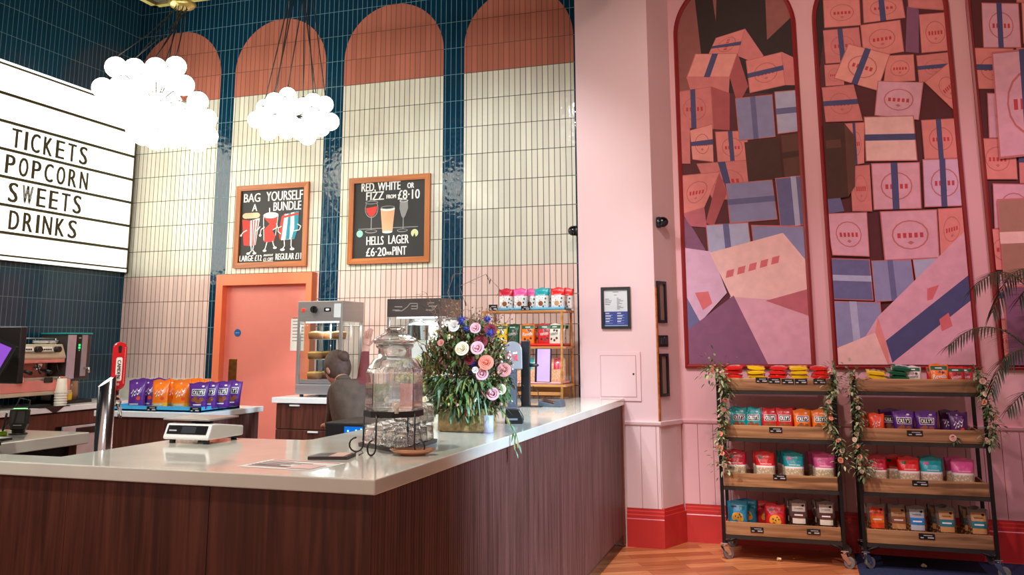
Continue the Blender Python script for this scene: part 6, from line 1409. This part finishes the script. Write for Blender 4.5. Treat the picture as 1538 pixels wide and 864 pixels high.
# brewer
by0, by1 = cz_(101, 560).y, cz_(136, 560).y; zt2 = cz_(125, 500).z
t = thing('filter_brewer', 'tall filter coffee brewer with silver panels and green digits', 'coffee brewer', (0, 0, 0))
MB().rbox(xb, XM-.02, by0, by1, cz_(125, 570).z, zt2-.015, .006).build('body', mat('brewer_brown', (70, 60, 58), .35), t)
MB().rbox(xb-.005, XM-.01, by0-.01, by1+.01, zt2-.014, zt2, .004).build('lid', mat('brewer_teal', (40, 170, 168), .3, var=.05), t)
zl0 = cz_(110, 568).z; zb_ = cz_(125, 570).z
def yy(px): return cz_(px, 540).y
MB().rbox(XM-.019, XM-.008, yy(102), yy(114), zb_+.01, zt2-.02, .003).build('side_panel', mat('brewer_silver', (196, 190, 208), .3, metal=.4), t)
MB().rbox(XM-.019, XM-.008, yy(123), yy(131), zb_+.03, zt2-.02, .003).build('side_panel', mat('brewer_silver2', (180, 172, 180), .3, metal=.4), t)
f = Flat((XM-.0195, yy(116), 0), (0, 1, 0), (0, 0, 1)); wq = yy(122)-yy(116)
MB().box(XM-.0195, XM-.012, yy(115.5), yy(122.5), zb_+.02, zt2-.02).build('control_strip', BLACK, t)
f = Flat((XM-.0118, yy(116.5), 0), (0, 1, 0), (0, 0, 1))
for z in (518, 522): f.rect(wq*.25, cz_(118, z+2).z, wq*.75, cz_(118, z-1).z, 0)
f.rect(wq*.4, cz_(118, 527).z, wq*.6, cz_(118, 526).z, 0); f.rect(wq*.2, cz_(118, 508.5).z, wq*.8, cz_(118, 507).z, 1)
f.build('digits', [mat('digit_green', (40, 220, 120), .3, emit=(40, 230, 120), estr=1.5), mat('tag_print', (190, 190, 190), .6)], t)
MB().rbox(xb, XM+.02, by0-.02, by1+.02, LZ+.0005, LZ+.03, .004).build('drip_base', BLACK, t)
MB().box(xb, xb+.05, by0, by1, LZ+.03, zb_+.01).build('back_column', mat('brewer_brown', (70, 60, 58), .35), t)
MB().cyl((XM-.08, (by0+by1)/2, LZ+.031), (XM-.08, (by0+by1)/2, zb_-.01), .06, 22).build('glass_server', mat('server_glass', (150, 110, 80), .1), t)
MB().tube([(XM-.005, yy(128), zb_+.10), (XM+.05, yy(128), zb_+.10), (XM+.05, yy(128), zb_+.06)], .010, 8).build('spigot', CHROME, t)
yl = MB().rbox(XM-.10, XM-.01, yy(107.5), yy(114), LZ+.0305, LZ+.10, .004); tag(yl.build('tea_packet', mat('packet_yellow', (240, 190, 40), .4)), 'small yellow packet standing at the foot of the brewer', 'packet')
p = on_z(97, 612, LZ); t = thing('tamper_mat', 'small black corner mat hanging over the back worktop edge', 'mat', (LX, p.y, LZ))
MB().box(-.14, .004, -.16, .16, .0005, .006).prism([(-.10, 0), (.10, 0), (.02, -.045), (-.02, -.045)], 0, .004, M=TR(.001, 0, .002) @ RZ(PI/2) @ RX(PI/2)).build('mat', BLACK, t)
# till screens on the far left worktop
q = on_y(33, 540, 3.15); q0 = on_y(33, 491, 3.15); q1 = on_y(33, 577, 3.15)
t = thing('till_monitor', 'large dark back of a till monitor at the left edge', 'monitor', (q.x-.24, 3.15, CZ))
MB().rbox(-.21, .235, -.012, .022, q1.z-CZ, q0.z-CZ, .005).build('case', mat('till_black', (36, 32, 30), .4), t)
MB().rbox(-.045, .045, .0, .03, .012, q0.z-CZ-.08, .004).build('stem', BLACK, t); MB().rbox(-.12, .12, -.08, .10, .0005, .014, .004).build('base', BLACK, t)
a, b, c = on_y(22, 518, 2.98), on_y(0, 566, 2.98), on_y(-40, 520, 2.98)
t = thing('till_tablet', 'tilted tablet till with a violet screen at the left edge', 'tablet', (a.x-.21, 2.97, CZ)); o3 = Vector(t.location)
ex = (on_y(22, 518, 3.16)-on_y(1, 566, 3.22)); L_ = ex.length
Mt = TR(.16-.012, .03, (a.z-CZ)-.10) @ RY(.30) @ RX(-.3)
bevelled(MB().box(-.30, .0, -.008, .008, -.10, .10, 0, Mt).build('case', BLACK, t), .003, 1); MB().box(-.285, -.018, -.0095, -.0085, -.085, .085, 0, Mt).build('display', mat('violet_screen', (120, 66, 170), .3, emit=(130, 70, 190), estr=.5), t)
MB().rbox(-.10, .10, -.05, .09, .0005, .02, .004).build('base', BLACK, t); MB().tube([(0, .03, .015), (0, .05, .09), (.0, .035, (a.z-CZ)-.09)], .014, 8).build('stem', BLACK, t)
p = on_z(27, 653, CZ); D_ = (p-EYE).dot(FW)
t = thing('card_reader', 'dark upright card reader with green light on the till worktop', 'card reader', p, .35)
hz = at_d(27, 615, D_).z-CZ
MB().lathe([(0, .0005), (.042, .0005), (.042, .008), (.03, .012), (0, .012)], n=24).build('base', BLACK, t)
MB().rbox(-.03, .03, -.008, .012, .010, .03, .003).build('neck', BLACK, t)
mb = MB(); mb.prism([(-.036, .022), (.036, .022), (.046, .05), (.048, hz), (-.044, hz), (-.046, .05)], -.012, .014, M=RX(PI/2)); bevelled(mb.build('body', mat('reader_black', (34, 38, 32), .3), t), .006, 3)
MB().rbox(-.03, .034, -.0165, -.0145, hz*.45, hz*.92, .002).build('screen', mat('reader_screen', (52, 58, 54), .15), t); MB().box(-.02, .02, -.0155, -.0145, hz*.36, hz*.385).build('printing', mat('tag_print', (190, 190, 190), .6), t)
MB().rbox(-.03, .034, -.006, .006, hz+.0005, hz+.004, .001).build('status_light', mat('led_green', (150, 240, 150), .4, emit=(140, 255, 150), estr=1.2), t)
MB().tube([(-.10, .03, .002), (-.07, .03, .05), (-.02, .03, hz+.05), (.03, .03, hz+.04), (.03, .02, hz-.02)], .0035, 6).build('cable', BLACK, t)
p = on_z(3, 655, CZ); t = thing('lime_pen', 'dark pen standing in a lime green holder at left edge', 'pen', p)
MB().lathe([(0, .0005), (.022, .0005), (.022, .018), (.012, .024), (0, .024)], n=18).build('holder', mat('lime', (150, 210, 40), .4), t); MB().tube([(0, 0, .02), (.018, 0, .11)], .005, 8).build('pen', BLACK, t)

# ------------------------------------------------------------------ person bending behind the bar
def person():
    D = 5.75
    def W(px, py, dd=0): return at_d(px, py, D+dd)
    ne = W(515, 570); ch = W(524, 604); be = W(532, 640); pe = W(536, 668)
    root = thing('person', 'person in dark brown top bending at the pie warmer, one arm raised', 'person', (pe.x, pe.y, 0))
    V = []; Ed = []; Rd = []
    def v(p, r, par=None):
        V.append(Vector(p)-Vector((pe.x, pe.y, 0))); Rd.append(r if isinstance(r, tuple) else (r, r)); i = len(V)-1
        if par is not None: Ed.append((par, i))
        return i
    s = RT  # across the picture
    dp = Vector((FW.x, FW.y, 0)).normalized()
    P = v(pe, (.14, .12)); b = v(be, (.125, .105), P); c = v(ch, (.145, .115), b); n1 = v(ne+Vector((0, 0, -.01)), .06, c); n2 = v(ne+Vector((-.04, .03, .02)), .05, n1)
    # legs straight to the floor, a little apart
    for sg in (-1, 1):
        h = v(pe+s*.09*sg+Vector((0, 0, -.06)), .092, P); k = v(Vector((pe.x, pe.y, 0))+s*.12*sg-dp*.03+Vector((0, 0, .47)), .062, h); a = v(Vector((pe.x, pe.y, 0))+s*.12*sg+dp*.03+Vector((0, 0, .09)), .043, k); v(Vector((pe.x, pe.y, 0))+s*.13*sg+dp*.18+Vector((0, 0, .035)), .036, a)
    # raised right arm reaching up beside the warmer
    sh = v(ch+s*.10+Vector((0, 0, .10)), .06, c); el = v(W(546, 562, .1), .043, sh); wr = v(W(549, 527, .2), .028, el); pm = v(W(550, 513, .22), (.034, .018), wr)
    def hand(pm, base, d, side):
        for k in range(4):
            q = base+side*(.021-.014*k); L = (.066, .074, .070, .056)[k]; a1 = v(q+d*.02, .0095, pm); a2 = v(q+d*(.02+L*.55)-dp*.004, .0085, a1); v(q+d*(.02+L)+dp*.014, .0075, a2)
        t1 = v(base+side*.032-d*.022, .011, pm); v(base+side*.052+d*.012, .009, t1)
    hand(pm, W(550, 513, .22), (UP*.9+s*.25).normalized(), s)
    # left arm forward and down towards the worktop
    sh2 = v(ch-s*.10+Vector((0, 0, .08)), .06, c); el2 = v(W(500, 612, .12), .045, sh2); wr2 = v(W(494, 634, .3), .029, el2); pm2 = v(W(493, 640, .38), (.034, .02), wr2)
    hand(pm2, W(493, 640, .38), (dp*.8-UP*.5).normalized(), -s)
    me = bpy.data.meshes.new('body'); me.from_pydata(V, Ed, []); o = bpy.data.objects.new('body', me); COL.objects.link(o)
    md = o.modifiers.new('skin', 'SKIN'); sub = o.modifiers.new('sub', 'SUBSURF'); sub.levels = sub.render_levels = 2
    for i, r in enumerate(Rd): me.skin_vertices[0].data[i].radius = r
    me.skin_vertices[0].data[0].use_root = True
    dg = bpy.context.evaluated_depsgraph_get(); m2 = bpy.data.meshes.new_from_object(o.evaluated_get(dg)); bpy.data.objects.remove(o)
    bm = bmesh.new(); bm.from_mesh(m2)
    hc = V[n2]+Vector((-.05, .05, .045))
    # head: a shaped ball with face, turned to the left and down
    hm = MB(); hm.ball((0, 0, 0), .1, 20, 14, 0, (.78, .95, 1.12)); hm.ball((0, -.098, -.02), .018, 10, 8, 0, (.8, 1.2, 1.3))
    for sg in (-1, 1): hm.ball((sg*.078, .01, -.01), .026, 10, 8, 0, (.35, .8, 1.2))
    head = hm.mesh('head_shape', [PAPER]); bh = bmesh.new(); bh.from_mesh(head)
    Mh = TR(*hc) @ RZ(math.radians(-118)) @ RX(.55)
    for q in bh.verts: q.co = Mh @ q.co
    bh.to_mesh(head); bh.free(); bm.from_mesh(head)
    for f_ in bm.faces: f_.smooth = True
    bm.to_mesh(m2); bm.free(); bpy.data.meshes.remove(head)
    m2.materials.clear()
    for q in (mat('skin', (198, 140, 116), .5, var=.05), mat('top_brown', (92, 72, 58), .85, var=.2, vscale=20), mat('trousers_dark', (46, 38, 36), .85, var=.15), mat('sleeve_maroon', (116, 46, 44), .8, var=.15), mat('shoe_black', (24, 22, 22), .5)): m2.materials.append(q)
    E1, W1, W2 = V[el], V[wr], V[wr2]
    for p_ in m2.polygons:
        c_ = p_.center; mi = 1
        if (c_-hc).length < .135 or c_.z > hc.z+.2: mi = 0
        if (c_-V[n2]).length < .05: mi = 0
        if c_.z < V[P].z-.02 and (c_-W2).length > .14: mi = 2
        if c_.z < .075: mi = 4
        dE = min((c_-V[sh].lerp(V[el], a/6)).length for a in range(7)); dF = min((c_-V[el].lerp(V[wr], a/6)).length for a in range(7))
        if dE < .075 and c_.z > V[sh].z+.02 or dF < .06: mi = 3
        if c_.z > W1.z-.005: mi = 0
        if (c_-V[pm2]).length < .10 and c_.y > V[wr2].y: mi = 0
        p_.material_index = mi
    ob = link('body', m2, root)
    # hair, eyes, lips
    hr = MB(); hr.ball((0, .012, .012), .106, 20, 12, 0, (.82, .95, 1.10))
    hr.v = [q for q in hr.v]; keep = MB()
    for f_ in hr.f:
        cc = sum((Vector(hr.v[i]) for i in f_), Vector())/4
        if cc.y > -.035+.5*max(0, -.02-cc.z)+(.0 if cc.z < .05 else -.06): keep.add([Mh @ Vector(hr.v[i]) for i in f_], [(0, 1, 2, 3)], 0, True)
    keep.ball(Mh @ Vector((0, .105, .03)), .04, 12, 8)
    keep.build('hair', mat('hair_auburn', (84, 58, 46), .7, var=.25, vscale=40), root)
    ey = MB(); [ey.ball(Mh @ Vector((sg*.03, -.088, .012)), .009, 8, 6) for sg in (-1, 1)]; ey.build('eyes', FK, root)
    lp = MB(); lp.ball(Mh @ Vector((0, -.088, -.058)), .018, 10, 6, 0, (1.1, .6, .35)); lp.build('lips', mat('lips', (176, 90, 84), .5), root)
    return root
person()

for (px, py), nm in (((1171, 843), 'single popcorn crumb on the floor under the left cart'), ((1388, 853), 'single popcorn crumb on the carpet under the right cart')):
    p = on_z(px, py, .003); q = random.Random(px); mb = MB()
    for k in range(5): mb.ball((q.uniform(-.012, .012), q.uniform(-.012, .012), q.uniform(.009, .018)), .009, 8, 6)
    tag(mb.build('popcorn_crumb', MATS['popcorn'], None, (p.x, p.y, .0 if px < 1200 else .003)), nm, 'popcorn')
